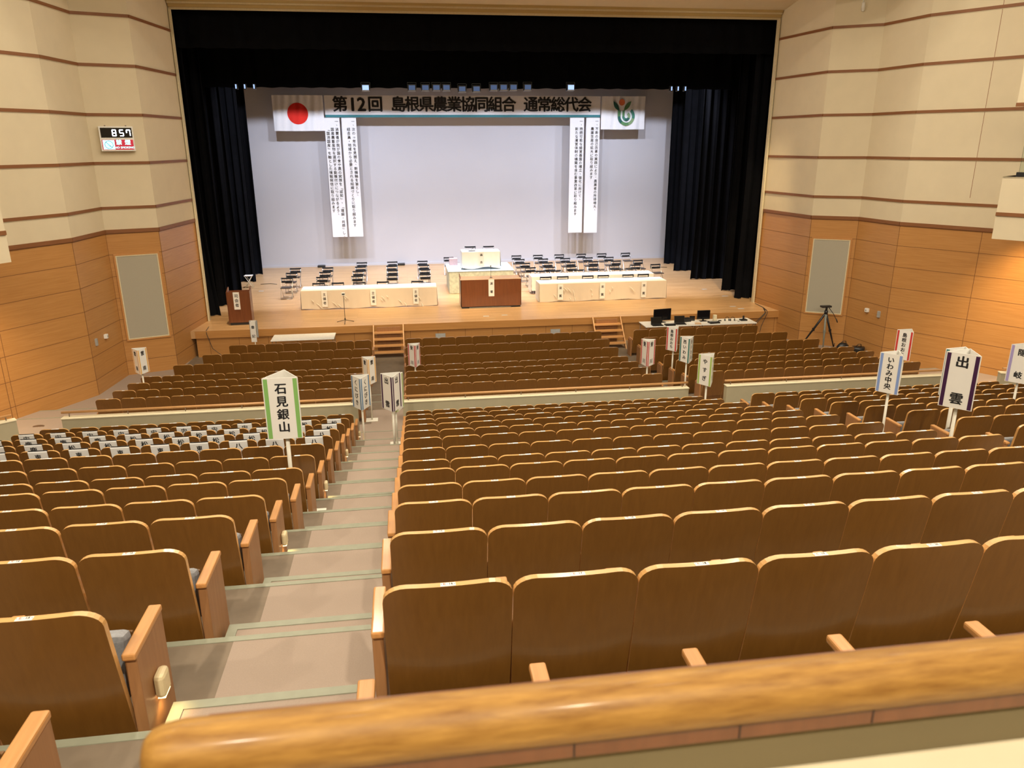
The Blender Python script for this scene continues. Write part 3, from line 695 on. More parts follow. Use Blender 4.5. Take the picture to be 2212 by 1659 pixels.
# microphone stand
t = empty('microphone_stand', (-2.15, 25.53, STAGE))
for a in (20, 160, 270): 
    m = MB(); m.tube([(0, 0, .10), (.30*cos(radians(a)), .30*sin(radians(a)), .012)], .010, BLACKPL, 6); m.build('leg', t)
m = MB(); m.tube([(0, 0, .05), (0, 0, .95)], .009, BLACKPL, 8); m.tube([(0, 0, .10), (0, 0, .16)], .022, BLACKPL, 8); m.build('pole', t)
m = MB(); m.rbox(-.06, .06, -.03, .03, .93, 1.03, WHITEPL, .008); m.box(-.045, .045, -.032, -.03, .96, 1.0, BLACKPL); m.build('holder', t)
tag(t, 'black tripod microphone stand in front of the left table', 'stand')
# stool and floor plates
t = empty('stool', (-6.62, 32.9, STAGE))
m = MB(); m.rbox(-.17, .17, -.14, .14, .50, .53, WHITECLOTH, .01); m.build('seat', t)
for s_ in (-1, 1):
    m = MB(); m.tube([(-.14, s_*.12, .50), (.16, s_*.12, .01)], .012, POLEWHITE, 6); m.build('leg', t)
    m = MB(); m.tube([(.14, s_*.12, .50), (-.16, s_*.12, .01)], .012, POLEWHITE, 6); m.build('leg', t)
tag(t, 'small white folding stool with crossed legs beside the left curtains', 'stool')
for k, (x, y, w, l) in enumerate([(2.668, 25.77, .2, 'left of the two plates in front of the podium'), (3.332, 25.852, .2, 'right of the two plates in front of the podium'), (12.1, 29.4, .2, 'by the second right curtain'), (12.35, 27.9, .24, 'by the front right curtain'), (11.82, 25.954, .22, 'near the right stage corner, rear of a pair'), (11.95, 25.54, .24, 'near the right stage corner, front of a pair'), (-6.0, 32.0, .2, 'beside the small white stool')]):
    m = MB(); m.box(x-w/2, x+w/2, y-.05, y+.05, STAGE-.001, STAGE+.003, TAPE); tag(m.build('floor_plate'), 'grey stage floor plate, '+l, 'floor plate', 'grey plates in the stage floor')

# stairs up to the stage
def stairs(x0, x1, label):
    t = empty('stage_stairs', ((x0+x1)/2, 24.90, FLOOR)); w = (x1-x0)/2; H = STAGE-FLOOR; D = .92
    for s_ in (-1, 1):
        m = MB(); x = s_*w
        pr = [(-D-.06, 0), (-D+.10, 0), (0.0, H-.05), (0.0, H+.04), (-.06, H+.04)]; n = 5
        vs = [(x+dx*s_, a, b) for dx in (0, .035) for a, b in pr]
        m.add(vs, [tuple(range(n)), tuple(range(2*n-1, n-1, -1))]+[(i, n+i, n+(i+1) % n, (i+1) % n) for i in range(n)], RAILTHIN); m.build('stringer', t)
    for k in range(4):
        z = H*(k+1)/5; y = -D+D*(k+.75)/5
        m = MB(); m.box(-w, w, y-.10, y+.16, z-.035, z, RAILTHIN); m.build('tread', t)
    m = MB(); m.box(-w+.09, w-.09, -.12, -.06, .02, H-.04, PANELWOOD); m.build('back_panel', t)
    return tag(t, label, 'stairs', 'portable stairs up to the stage')
stairs(-1.17, -.23, 'wooden portable stairs to the stage at the end of the left aisle'); stairs(6.28, 7.22, 'wooden portable stairs to the stage at the end of the right aisle')

# white table at the left foot of the stage
table_frame(-4.36, -2.40, 23.86, 24.66, FLOOR, -5.86, 'empty white folding table at the left foot of the stage', 1)
def rigid(name, label, cat, fn, group=None):
    m = MB(); fn(m); return tag(m.build(name), label, cat, group)
# prism boards on poles -----------------------------------------------------------
STRIPE = {}
def stripe(c, nm):
    if nm not in STRIPE: STRIPE[nm] = plain('stripe_'+nm, c, .6, var=0)
    return STRIPE[nm]
def prism_sign(px, y, ysolved, xs, ztop_s, theta, text, col, cname, label, floorz, H0=.66, pitch=None, size=.105, rk=1.0, bo=0.0):
    s = y/ysolved; x = xs*s; ztop = ztop_s*s; H = H0*s; R = .205*s*rk
    t = empty('district_sign', (x, y, floorz)); th = math.atan2(-y, -x)      # direction towards the camera
    vert = [(R*cos(th+radians(theta+120*k)), R*sin(th+radians(theta+120*k))) for k in range(3)]
    zb = ztop-H-floorz; zt = ztop-floorz
    m = MB(); c = stripe(col, cname)
    ct = .006
    for k in range(3):
        a = Vector(vert[k]); b = Vector(vert[(k+1) % 3]); d = (b-a).normalized(); n = Vector((d.y, -d.x))
        if n.dot(a+b) < 0: n = -n
        q = [a, b, b-n*ct, a-n*ct]
        m.prism([tuple(p) for p in q], zb, zt, SIGNWHITE)
        # viewed from outside, left to right
        e = d if (Vector((-n.y, n.x))).dot(d) > 0 else -d
        L = (b-a).length; mid = (a+b)/2
        rot = math.atan2(e.y, e.x)
        M = lambda ox, oz: Matrix.Translation((mid.x+e.x*ox+n.x*.0015, mid.y+e.y*ox+n.y*.0015, oz)) @ Matrix.Rotation(rot, 4, 'Z') @ Matrix.Rotation(pi/2, 4, 'X')
        for ox in (-1, 1):
            w2 = L*.115; cx = ox*(L/2-.012-w2/2)
            m.add([(-w2/2, -H*.49, 0), (w2/2, -H*.49, 0), (w2/2, H*.485, 0), (-w2/2, H*.485, 0)], [(0, 1, 2, 3)], c, M=M(cx, (zb+zt)/2))
        nn = len(text); pt = pitch or H*.84/nn
        for i, chh in enumerate(text):
            m.text(chh, size*s*1.04, INK, M(0, (zb+zt)/2+((nn-1)/2-i)*pt*s if pitch else (zb+zt)/2+((nn-1)/2-i)*pt), .032)
    m.build('sign_board', t)
    m = MB(); m.tube([(0, 0, .01), (0, 0, zb+.05)], .021*s, POLEWHITE, 10); m.build('pole', t)
    m = MB(); m.rbox(-.14, .14+bo, -.12, .12, 0, .014, POLEWHITE, .005); m.build('base_plate', t)
    return tag(t, label, 'sign', 'three-sided district signs on white poles')
def uf(y):
    for i in range(14):
        if y >= YU[i]: return FU[i]
    return FU[13]
GREEN = (.22, .45, .12); BLUE = (.10, .22, .40); ORG = (.75, .42, .10); PURP = (.045, .008, .05); RED = (.55, .04, .03); TEALC = (.02, .16, .14); LIME = (.35, .50, .12); LBLUE = (.22, .32, .62); VIO = (.36, .30, .55)
prism_sign(0, 8.05, 7.65, -1.328, -2.242, 50, '石見銀山', GREEN, 'green', 'three-sided sign reading 石見銀山 with green edges beside the left aisle, nearest on the left', FU[7]+0, size=.118, bo=.20)
prism_sign(0, 13.5, 13.12, -.375, -3.917, 5, '出雲', PURP, 'purple', 'three-sided sign reading 出雲 with dark purple edges standing in the left aisle', FU[1]+.0, pitch=.44, size=.125)
prism_sign(0, 14.0, 13.12, -.325, -3.925, 8, 'やすぎ', LIME, 'lime', 'three-sided sign hidden directly behind the 出雲 sign in the left aisle', FU[1])
prism_sign(0, 14.62, 14.57, -1.02, -4.361, 0, 'くにびき', BLUE, 'blue', 'three-sided sign reading くにびき with blue edges at the top of the left aisle', FU[0], size=.115)
prism_sign(0, 17.2, 19.34, -1.114, -5.293, -5, '雲南', ORG, 'orange', 'three-sided sign reading 雲南 with orange edges on the cross aisle by the left aisle', FL[6], pitch=.44, H0=.70, size=.125)
prism_sign(0, 19.35, 21.53, .106, -5.542, 7, '斐川', RED, 'red', 'three-sided sign reading 斐川 with red edges among the left end of the centre lower rows', FL[4], pitch=.44, size=.125)
prism_sign(0, 17.42, 17.91, 5.983, -4.743, 0, '斐川', RED, 'red', 'three-sided sign reading 斐川 with red edges at the right end of the centre lower rows', FL[6], pitch=.44, size=.125)
prism_sign(0, 19.2, 19.86, 7.372, -4.927, 25, '島根おおち', RED, 'red', 'three-sided sign reading 島根おおち with red edges in the right aisle, nearest the stage', FL[4], size=.10)
prism_sign(0, 17.4, 18.19, 7.136, -4.785, 17, '西いわみ', TEALC, 'teal', 'three-sided sign reading 西いわみ with teal edges in the right aisle', FL[6], size=.11)
prism_sign(0, 14.73, 14.73, 6.262, -4.278, 25, 'やすぎ', LIME, 'lime', 'three-sided sign reading やすぎ with lime green edges at the right aisle gap in the low wall', FU[0], size=.115)
prism_sign(0, 9.6, 10.79, 7.73, -3.238, 43, 'いわみ中央', LBLUE, 'light_blue', 'three-sided sign reading いわみ中央 with light blue edges in the right aisle', FU[5], size=.105)
prism_sign(0, 7.9, 7.59, 6.34, -2.307, 50, '出雲', PURP, 'purple', 'large near three-sided sign reading 出雲 with dark purple edges in the right aisle', FU[7], pitch=.44, size=.14)
prism_sign(0, 8.9, 7.59, 6.275, -2.272, 48, '西いわみ', TEALC, 'teal', 'three-sided sign almost hidden behind the big 出雲 sign, teal edge showing', FU[6], H0=.56, rk=.80, size=.085)
prism_sign(0, 14.97, 14.97, 10.964, -3.981, 37, '島根おおち', RED, 'red', 'three-sided sign reading 島根おおち with red edges at the right low wall', FU[0], size=.10)
prism_sign(0, 10.9, 11.2, 10.449, -3.324, 50, '隠岐', VIO, 'violet', 'three-sided sign reading 隠岐 with violet edges cut by the right picture edge', FU[4], pitch=.40, size=.125)
prism_sign(0, 19.35, 20.33, -7.082, -5.067, -10, '雲南', ORG, 'orange', 'three-sided sign reading 雲南 with orange edges by the left wall', FL[4], pitch=.40, size=.125)
# clerk's sign by the white table
t = empty('desk_sign', (-4.90, 24.25, FLOOR), radians(-4))
m = MB(); m.box(-.085, .085, -.09, -.084, .67, 1.33, SIGNWHITE); m.box(-.12, -.085, -.02, .06, .80, 1.34, GREY); m.box(.085, .12, -.02, .06, .80, 1.34, GREY); m.box(-.12, .12, .055, .06, .80, 1.34, SIGNWHITE)
for k, c in enumerate('書記'): m.text(c, .11, INK, face_M(0, -.0915, 1.14-.29*k), .02)
m.build('sign_board', t); m = MB(); m.tube([(0, 0, 0), (0, 0, .85)], .018, POLEWHITE, 8); m.build('pole', t); m = MB(); m.rbox(-.15, .15, -.12, .12, 0, .014, POLEWHITE, .004); m.build('base_plate', t)
tag(t, 'narrow white sign reading 書記 in front of the stage left of the white table', 'sign')

# ------------------------------------------------------------------ AV table
AVZ = -5.86
for k, (a, b) in enumerate(((7.84, 9.80), (9.815, 11.78))):
    table_frame(a, b, 23.82, 24.62, FLOOR, AVZ, 'white folding table under the '+['monitors and laptops, left', 'headsets and boxes, right'][k]+' of the pair below the stage', 1, group='white tables for video equipment')
def monitor(x, y, w, h, label, rz=0):
    t = empty('monitor', (x, y, AVZ), rz); m = MB(); m.rbox(-w/2, w/2, -.02, .02, .07, .07+h, BLACKPL, .006); m.build('housing', t)
    m = MB(); m.box(-w/2+.012, w/2-.012, -.0225, -.02, .085, .06+h, SCREENBLK); m.build('screen', t)
    m = MB(); m.box(-.03, .03, .01, .03, .01, .12, BLACKPL); m.rbox(-.12, .12, -.08, .08, 0, .012, BLACKPL, .004); m.build('stand', t); return tag(t, label, 'monitor')
def laptop(x, y, w, label, rz=0):
    t = empty('laptop', (x, y, AVZ), rz); m = MB(); m.rbox(-w/2, w/2, -.24, 0, 0, .018, BLACKPL, .004); m.build('keyboard_base', t)
    m = MB(); M = Matrix.Translation((0, 0, .018)) @ Matrix.Rotation(radians(-14), 4, 'X'); m.rbox(-w/2, w/2, -.006, .006, 0, .235, BLACKPL, .003, M); m.box(-w/2+.01, w/2-.01, -.008, -.006, .012, .225, SCREENBLK, M); m.build('screen', t); return tag(t, label, 'laptop')
def avx(px): return 7.85+(px-1386)/63.5
monitor(avx(1433), 24.40, .66, .40, 'large black monitor at the left end of the video table', radians(10)); monitor(avx(1526), 24.35, .46, .31, 'smaller black monitor at the middle of the video table')
laptop(avx(1414), 24.10, .37, 'open black laptop in front of the large monitor'); laptop(avx(1468), 24.18, .36, 'open black laptop between the two monitors', radians(-4))
def box_item(name, px, y, w, d, h, mat, label, cat, rz=0, extra=None):
    t = MB(); M = Matrix.Rotation(rz, 4, 'Z'); t.rbox(-w/2, w/2, -d/2, d/2, 0, h, mat, min(.006, h/3), M)
    if extra: extra(t, M)
    o = t.build(name, loc=(avx(px), y, AVZ)); return tag(o, label, cat)
def knobs(n, w):
    def f(t, M):
        for k in range(n): t.tube([M @ Vector((-w/2+w*(k+.5)/n, -.02, .05)), M @ Vector((-w/2+w*(k+.5)/n, -.02, .068))], .008, GREY, 6)
        t.box(-w/2, w/2, .0, .05, .05, .053, TAPE, M)
    return f
box_item('video_mixer', 1441, 23.93, .34, .20, .05, BLACKPL, 'black video switcher between the two laptops', 'mixer', 0, knobs(6, .28))
box_item('audio_mixer', 1542, 24.02, .36, .24, .05, BLACKPL, 'black audio mixer in front of the smaller monitor', 'mixer', .1, knobs(7, .30))
box_item('paper_stack', 1491, 24.10, .26, .2, .02, PAPER, 'white papers heaped between laptop and mixer', 'papers', .3)
box_item('folder', 1506, 24.02, .22, .28, .012, MANILA, 'tan folder on the video table', 'folder', -.3)
box_item('equipment_bag', 1489, 24.40, .26, .2, .12, BLACKPL, 'small black bag behind the papers', 'bag', .2)
box_item('tablet', 1503, 24.45, .18, .03, .17, SCREENBLK, 'small upright black tablet left of the smaller monitor', 'tablet', -.2)
box_item('small_box', 1551, 24.30, .11, .10, .22, LOWCAP, 'cream upright box right of the smaller monitor', 'box')
box_item('charger', 1562, 24.26, .10, .06, .03, BLACKPL, 'black charger right of the cream box', 'charger')
for k, px in enumerate((1578, 1590)):
    t = empty('headset', (avx(px), 24.25-.03*k, AVZ)); m = MB(); m.tube([(.085*cos(a*pi/10), 0, .03+.11*sin(a*pi/10)) for a in range(11)], .009, BLACKPL, 6); m.build('headband', t)
    for s_ in (-1, 1): m = MB(); m.tube([(s_*.085, 0, .035), (s_*.06, 0, .035)], .035, BLACKPL, 12); m.build('ear_cup', t)
    tag(t, 'black headset on the video table, '+['left', 'right'][k]+' of two', 'headset', 'headsets on the video table')
t = empty('desk_phone', (avx(1615), 24.22, AVZ)); m = MB(); m.rbox(-.12, .12, -.09, .09, 0, .05, BLACKPL, .012); m.build('base', t); m = MB(); m.rbox(-.03, .03, -.02, .02, .05, .17, BLACKPL, .008); m.build('handset', t); tag(t, 'black radio charger with upright handset at the right end of the video table', 'radio')
rigid('cable', 'black cables lying on the right video table', 'cable', lambda m: m.tube([(avx(1596), 24.2, AVZ+.006), (avx(1602), 24.3, AVZ+.006), (avx(1604), 24.12, AVZ+.006), (avx(1597), 24.05, AVZ+.006)], .006, BLACKPL, 6))
def hangs(m):
    for k, dx in enumerate((0, .22, .3)):
        x = 12.70-dx*.3
        m.tube([(12.85, 26.3, STAGE+.012), (12.82, 25.6, STAGE+.012), (x, 25.03, STAGE+.014), (x-.02, 24.93, STAGE-.05), (x-.25-dx, 24.85, -6.25), (x-.35-dx, 24.75, FLOOR+.02), (x-.1-dx, 24.5, FLOOR+.012)], .011, BLACKPL, 6)
rigid('cable_bundle', 'black cable bundle hanging over the right end of the stage front', 'cable', hangs)
rigid('cable', 'thin dark cable hanging over the left end of the stage front', 'cable', lambda m: m.tube([(-6.6, 25.6, STAGE+.01), (-6.55, 25.02, STAGE+.012), (-6.53, 24.95, STAGE-.08), (-6.4, 24.93, -6.3), (-6.1, 24.9, FLOOR+.05), (-5.6, 24.8, FLOOR+.01)], .010, BLACKPL, 6))
rigid('cable', 'loose dark cable on the stage floor by the left curtains', 'cable', lambda m: m.tube([(-6.3, 33.6, STAGE+.01), (-5.9, 33.7, STAGE+.01), (-5.6, 33.5, STAGE+.01)], .014, BLACKPL, 6))
rigid('cable', 'loose dark cable on the stage floor by the right rear curtain', 'cable', lambda m: m.tube([(12.5, 35.2, STAGE+.01), (12.1, 35.3, STAGE+.01), (11.8, 35.1, STAGE+.01)], .014, BLACKPL, 6))

# camera tripod at the right
t = empty('camera_tripod', (13.74, 22.95, FLOOR)); hz = 1.24
GT = plain('tripod_tube_grey', (.20, .21, .18), .4)
for (dx, dy), mt in zip(((-.52, .42), (.42, -.02), (-.12, -.28)), (BLACKPL, BLACKPL, GT)):
    m = MB(); m.tube([(0, 0, hz), (dx*.5, dy*.5, hz*.5), (dx, dy, .02)], [.036, .034, .018], mt, 8); m.rbox(dx*.5-.035, dx*.5+.035, dy*.5-.035, dy*.5+.035, hz*.5-.05, hz*.5+.05, mt, .01); m.build('leg', t)
m = MB(); m.tube([(0, 0, hz-.05), (0, 0, hz+.06)], .06, BLACKPL, 12); m.tube([(0, 0, hz+.05), (0, 0, hz+.18)], .035, BLACKPL, 10); m.rbox(-.20, .14, -.08, .08, hz+.17, hz+.23, BLACKPL, .01); m.build('pan_head', t)
m = MB(); m.tube([(.08, 0, hz+.16), (.22, -.1, hz-.05), (.30, -.15, hz-.22)], .011, BLACKPL, 6); m.tube([(.30, -.15, hz-.20), (.345, -.17, hz-.32)], .018, BLACKPL, 8); m.build('pan_handle', t)
m = MB(); m.tube([(-.35, -.2, .03), (.42, -.02, .03)], .018, BLACKPL, 6); m.tube([(.42, -.02, .03), (.46, .02, .16)], .012, BLACKPL, 6); m.build('floor_spreader', t)
tag(t, 'black video camera tripod without camera in front of the right grey wall panel', 'tripod')
for x, y, w, l in ((14.12, 22.35, .42, 'rounded black equipment bag by the right wall, left of two'), (14.38, 21.9, .38, 'slumped black carrying bag by the right wall, right of two')):
    m = MB(); n = 12
    for j in range(5):
        pass
    rings = [(0, 1.0), (.12, 1.08), (.24, .9), (.32, .55), (.345, .1)] if w > .4 else [(0, .8), (.1, .95), (.22, 1.1), (.30, 1.15), (.31, .2)]
    vs = [(w/2*s_*cos(2*pi*k/n)*(1+.12*sin(3*k+j)), .16*s_*sin(2*pi*k/n)*(1+.1*cos(5*k)), z) for j, (z, s_) in enumerate(rings) for k in range(n)]
    m.add(vs, [(j*n+k, j*n+(k+1) % n, (j+1)*n+(k+1) % n, (j+1)*n+k) for j in range(4) for k in range(n)]+[tuple(range(4*n, 5*n))], BLACKPL, True)
    m.tube([(-w/4, 0, .30), (-w/8, -.05, .40), (w/8, -.05, .40), (w/4, 0, .30)], .012, BLACKPL, 6)
    tag(m.build('equipment_bag', loc=(x, y, FLOOR)), l, 'bag', 'black bags by the right wall')

# ------------------------------------------------------------------ wall fittings
def wall_panel(a, b, z0, z1, side, label):
    t = empty('acoustic_panel', ((a[0]+b[0])/2, (a[1]+b[1])/2, z0)); off = (-(a[0]+b[0])/2, -(a[1]+b[1])/2, -z0)
    m = MB(); strip(m, a, b, z0, z1, .018, FABRICGREY, side); o = m.build('fabric', t); o.location = off
    m = MB(); av, bv = Vector(a), Vector(b); d = (bv-av).normalized()
    for q0, q1, c0, c1 in ((av-d*.03, av, z0-.03, z1+.03), (bv, bv+d*.03, z0-.03, z1+.03), (av, bv, z0-.03, z0), (av, bv, z1, z1+.03)): strip(m, tuple(q0), tuple(q1), c0, c1, .03, FRAMELT, side)
    for q0, q1, c0, c1 in ((av-d*.075, av-d*.03, z0-.075, z1+.075), (bv+d*.03, bv+d*.075, z0-.075, z1+.075), (av-d*.03, bv+d*.03, z0-.075, z0-.03), (av-d*.03, bv+d*.03, z1+.03, z1+.075)): strip(m, tuple(q0), tuple(q1), c0, c1, .034, ARMWOOD, side)
    o = m.build('frame', t); o.location = off
    return tag(t, label, 'wall panel')
wall_panel((-7.33, 23.73), (-8.33, 23.358), -5.50, -3.06, 'left', 'tall grey fabric wall panel in a wooden frame on the left wall')
wall_panel((13.44, 23.68), (14.35, 23.115), -5.48, -3.06, 'right', 'tall grey fabric wall panel in a wooden frame on the right wall')
# clock and no-smoking box
ang = math.atan2(.491, 1.315)
t = empty('clock_sign', (-7.87, 23.53, .195), ang)
m = MB(); m.rbox(-.43, .43, -.16, -.01, -.33, .33, WHITEPL, .01); m.box(-.28, -.24, -.09, -.07, .33, .36, METALDK); m.box(.24, .28, -.09, -.07, .33, .36, METALDK); m.build('case', t)
m = MB(); m.box(-.39, .39, -.164, -.16, .03, .29, SCREENBLK)
DIG = emit('clock_digit', (.72, .84, 1), 9)
SEG = {'8': 'abcdefg', '5': 'afgcd', '7': 'abcf'}
def digit(x, z, c, s=.155):
    w = s*.55; th = .024
    R_ = {'a': (0, s/2, w, th), 'd': (0, -s/2, w, th), 'g': (0, 0, w, th), 'f': (-w/2, s/4, th, s/2), 'b': (w/2, s/4, th, s/2), 'e': (-w/2, -s/4, th, s/2), 'c': (w/2, -s/4, th, s/2)}
    for k in SEG[c]: cx, cz, ww, hh = R_[k]; m.box(x+cx-ww/2, x+cx+ww/2, -.167, -.164, z+cz-hh/2, z+cz+hh/2, DIG)
digit(-.055, .155, '8'); digit(.13, .155, '5'); digit(.30, .155, '7'); m.build('time_display', t)
m = MB(); CY = emit('sign_cyan_glow', (.42, .88, .95), 1.5); RD = emit('sign_red_glow', (.5, .02, .05), .55); DB = plain('sign_blue_line', (.0, .08, .25), .5)
m.box(-.39, .39, -.164, -.16, -.29, -.025, RD); m.box(-.37, -.08, -.166, -.164, -.28, -.035, CY)
arc = [(-.225+.10*cos(2*pi*k/28), -.168, -.158+.10*sin(2*pi*k/28)) for k in range(28)]; m.tube(arc, .006, DB, 5, closed=True); m.tube([(-.295, -.168, -.088), (-.155, -.168, -.228)], .006, DB, 5)
m.tube([(-.26, -.168, -.16), (-.20, -.168, -.20)], .004, DB, 5); m.tube([(-.205, -.168, -.197), (-.195, -.168, -.204)], .011, DB, 6)
m.text('禁', .15, CY, face_M(.03, -.166, -.105), .03); m.text('煙', .15, CY, face_M(.25, -.166, -.105), .03); m.text('NO SMOKING', .078, CY, face_M(.155, -.166, -.235), .02)
m.build('no_smoking_panel', t)
tag(t, 'lit digital clock reading 8:57 above a no smoking sign on the left wall', 'clock')
for side, x, y, rz, x2, y2, w in (('left', -8.565, 22.26, radians(-85), -8.625, 21.71, -1), ('right', 14.62, 22.07, radians(98), 14.70, 21.56, 1)):
    m = MB(); m.rbox(-.06, .06, -.05, .05, -.06, .06, WHITEPL, .008); m.box(-.03, .03, -.052, -.05, -.03, .02, GREY)
    o = m.build('wall_box', loc=(x, y, -5.15)); o.rotation_euler.z = rz+pi if side == 'left' else rz-pi; tag(o, 'small white switch box on the '+side+' beech wall', 'switch box', 'white wall boxes')
    m = MB(); m.rbox(-.045, .045, -.03, .03, -.10, .10, GREY, .006); m.box(-.02, .02, -.034, -.03, -.05, .04, BLACKPL)
    o = m.build('wall_fitting', loc=(x2, y2, -5.18)); o.rotation_euler.z = rz; tag(o, 'small grey door latch plate on the '+side+' beech wall', 'latch', 'grey latch plates')
m = MB(); m.tube([(13.95, 23.33, 3.80), (13.95, 23.33, 4.0)], .05, WHITEPL, 12); m.tube([(13.95, 23.33, 3.76), (13.95, 23.33, 3.80)], [.03, .05], WHITEPL, 12); m.tube([(13.95, 23.36, 4.0), (13.95, 23.36, 4.2)], .015, WHITEPL, 6); m.box(13.9, 14.0, 23.33, 23.40, 4.1, 4.2, WHITEPL)
tag(m.build('wall_speaker'), 'tiny white cylindrical wall fixture high on the right cream wall', 'fixture')

# ------------------------------------------------------------------ low walls with handrails
def low_wall(x0, x1, label, y0=15.25, y1=15.40, rz=None):
    t = empty('low_wall', ((x0+x1)/2, y0, FL[6])); w = (x1-x0)/2; z = lambda q: q-FL[6]
    m = MB(); m.box(-w, w, 0, y1-y0, 0, z(-5.20), LOWALL); m.build('wall_body', t)
    m = MB(); m.rbox(-w-.012, w+.012, -.015, y1-y0+.01, z(-5.20), z(-5.175), LOWCAP, .006); m.build('cap', t)
    m = MB(); m.tube([(-w-.02, .10, z(-5.085)), (w+.01, .10, z(-5.085))], .024, RAILTHIN, 10); h = m.build('handrail', t)
    n = max(2, int((x1-x0)/1.15)+1)
    for k in range(n):
        x = -w+.12+(2*w-.24)*k/(n-1); m = MB(); m.tube([(x, .09, z(-5.176)), (x, .10, z(-5.10))], .010, METALDK, 6); m.build('bracket', h)
    return tag(t, label, 'low wall')
low_wall(-6.97, -1.16, 'cream low wall with wooden handrail in front of the left upper seats'); low_wall(-.22, 6.08, 'cream low wall with wooden handrail in front of the centre upper seats')
low_wall(6.97, 12.55, 'cream low wall with wooden handrail in front of the right upper seats')
for a, b, l in (((-7.93, 15.44), (-10.9, 13.2), 'short angled cream low wall with handrail at the far left'), ((13.76, 15.36), (17.4, 14.4), 'short cream low wall with handrail at the far right')):
    d = Vector(b)-Vector(a); L = d.length; t = empty('low_wall', (a[0], a[1], FL[6]), math.atan2(d.y, d.x)); z = lambda q: q-FL[6]; s_ = 1 if a[0] < 0 else -1
    m = MB(); m.box(0, L, -.15 if s_ < 0 else 0, 0 if s_ < 0 else .15, 0, z(-5.20), LOWALL); m.build('wall_body', t); m = MB(); m.rbox(-.012, L, -.16 if s_ < 0 else -.01, .01 if s_ < 0 else .16, z(-5.2), z(-5.175), LOWCAP, .006); m.build('cap', t)
    m = MB(); m.tube([(.05, s_*.07, z(-5.085)), (L, s_*.07, z(-5.085))], .024, RAILTHIN, 10); h = m.build('handrail', t)
    for x in (.15, 1.4, 2.6): m = MB(); m.tube([(x, s_*.07, z(-5.176)), (x, s_*.07, z(-5.10))], .010, METALDK, 6); m.build('bracket', h)
    tag(t, l, 'low wall')

# foreground parapet and fat rail
t = empty('balcony_parapet', (0, 0, 0))
m = MB(); pts = [(x_, .58, -.517) for x_ in (-.252, -.250, -.245, -.235, -.218, 0, 2.5)]
m.tube(pts, [.008, .016, .0215, .0255, .028, .028, .028], RAILWOOD, 40); m.build('handrail', t)
m = MB(); m.box(-.20, 2.5, .563, .605, -.556, -.50, PODWOOD)
for x in (.135, .30, .44, .62): m.box(x, x+.0015, .5625, .563, -.556, -.53, INK)
m.build('rail_fillet', t)
m = MB(); m.box(-.19, 2.5, .57, .64, -1.7, -.556, PARAPETSHADE); m.build('wall_body', t)
m = MB(); m.rbox(-.19, 2.5, .44, .572, -.66, -.604, LOWCAP, .006); m.build('ledge', t)
tag(t, 'thick golden-brown wooden handrail on a low wall right in the foreground', 'railing')

# ------------------------------------------------------------------ theatre seats
P0 = .52
def backshell(m, w, H, rcor=.095, zb=.10, th=.030, nx=6):
    """tall ply back: rounded top corners, leaning, gently curved"""
    rows = []
    def lean(z): t_ = min(1, max(0, (z-zb)/(H-zb))); return .135*(1-t_)**1.15
    zs = [zb, zb+.06, .25, .40, .55, H-.09]
    spec = [(z, w/2*(0.985+.015*(min(1, (z-zb)/.35)))) for z in zs]
    for k in range(0, 7):
        a = pi/2*k/6; spec.append((H-.07+.07*sin(a), w/2-rcor+rcor*cos(a)))
    def P(z, x, off): return (x, lean(z)+off+.018*(x/(w/2))**2, z)
    A, B = [], []
    for z, hw in spec:
        A.append([P(z, -hw+2*hw*i/nx, 0) for i in range(nx+1)]); B.append([P(z, -hw+2*hw*i/nx, th) for i in range(nx+1)])
    n = nx+1; R_ = len(spec)
    m.add([p for r in A for p in r], [(j*n+i, j*n+i+1, (j+1)*n+i+1, (j+1)*n+i) for j in range(R_-1) for i in range(nx)], SEATBACK, True)
    m.add([p for r in B for p in r], [(j*n+i, (j+1)*n+i, (j+1)*n+i+1, j*n+i+1) for j in range(R_-1) for i in range(nx)], SEATBACK, True)
    loop = [(0, i) for i in range(n)]+[(j, n-1) for j in range(1, R_)]+[(R_-1, i) for i in range(n-2, -1, -1)]+[(j, 0) for j in range(R_-2, 0, -1)]
    vs = [A[j][i] for j, i in loop]+[B[j][i] for j, i in loop]; q = len(loop)
    m.add(vs, [(k, q+k, q+(k+1) % q, (k+1) % q) for k in range(q)], SEATEDGE, False)
def seat_parts(H, lamp=False):
    G = {}
    m = MB(); backshell(m, P0-.004, H); G['backrest'] = m
    m = MB(); m.rbox(-.215, .215, .065, .115, .42, H-.06, CUSHION, .02, Matrix.Translation((0, .0, 0)) @ Matrix(((1, 0, 0, 0), (0, 1, -.16, .10), (0, 0, 1, 0), (0, 0, 0, 1)))); G['back_cushion'] = m
    m = MB(); M = Matrix.Translation((0, .19, .30)) @ Matrix.Rotation(radians(-14), 4, 'X'); m.rbox(-.225, .225, 0, .10, -.02, .27, CUSHION, .03, M); m.rbox(-.22, .22, .10, .118, -.02, .25, SEATBACK, .006, M); G['seat_cushion'] = m
    m = MB(); m.rbox(-.028, .028, .10, .45, .545, .575, ARMWOOD, .008); G['armrest'] = m
    m = MB(); m.rbox(-.018, .018, .15, .40, .015, .545, PANELWOOD, .005); m.box(-.03, .03, .15, .40, 0, .018, FEET); G['arm_support'] = m
    m = MB(); m.rbox(-.026, .022, .12, .45, .0, .545, PANELWOOD, .006); G['end_panel'] = m
    return G
H_UP = HS
GU = seat_parts(H_UP)
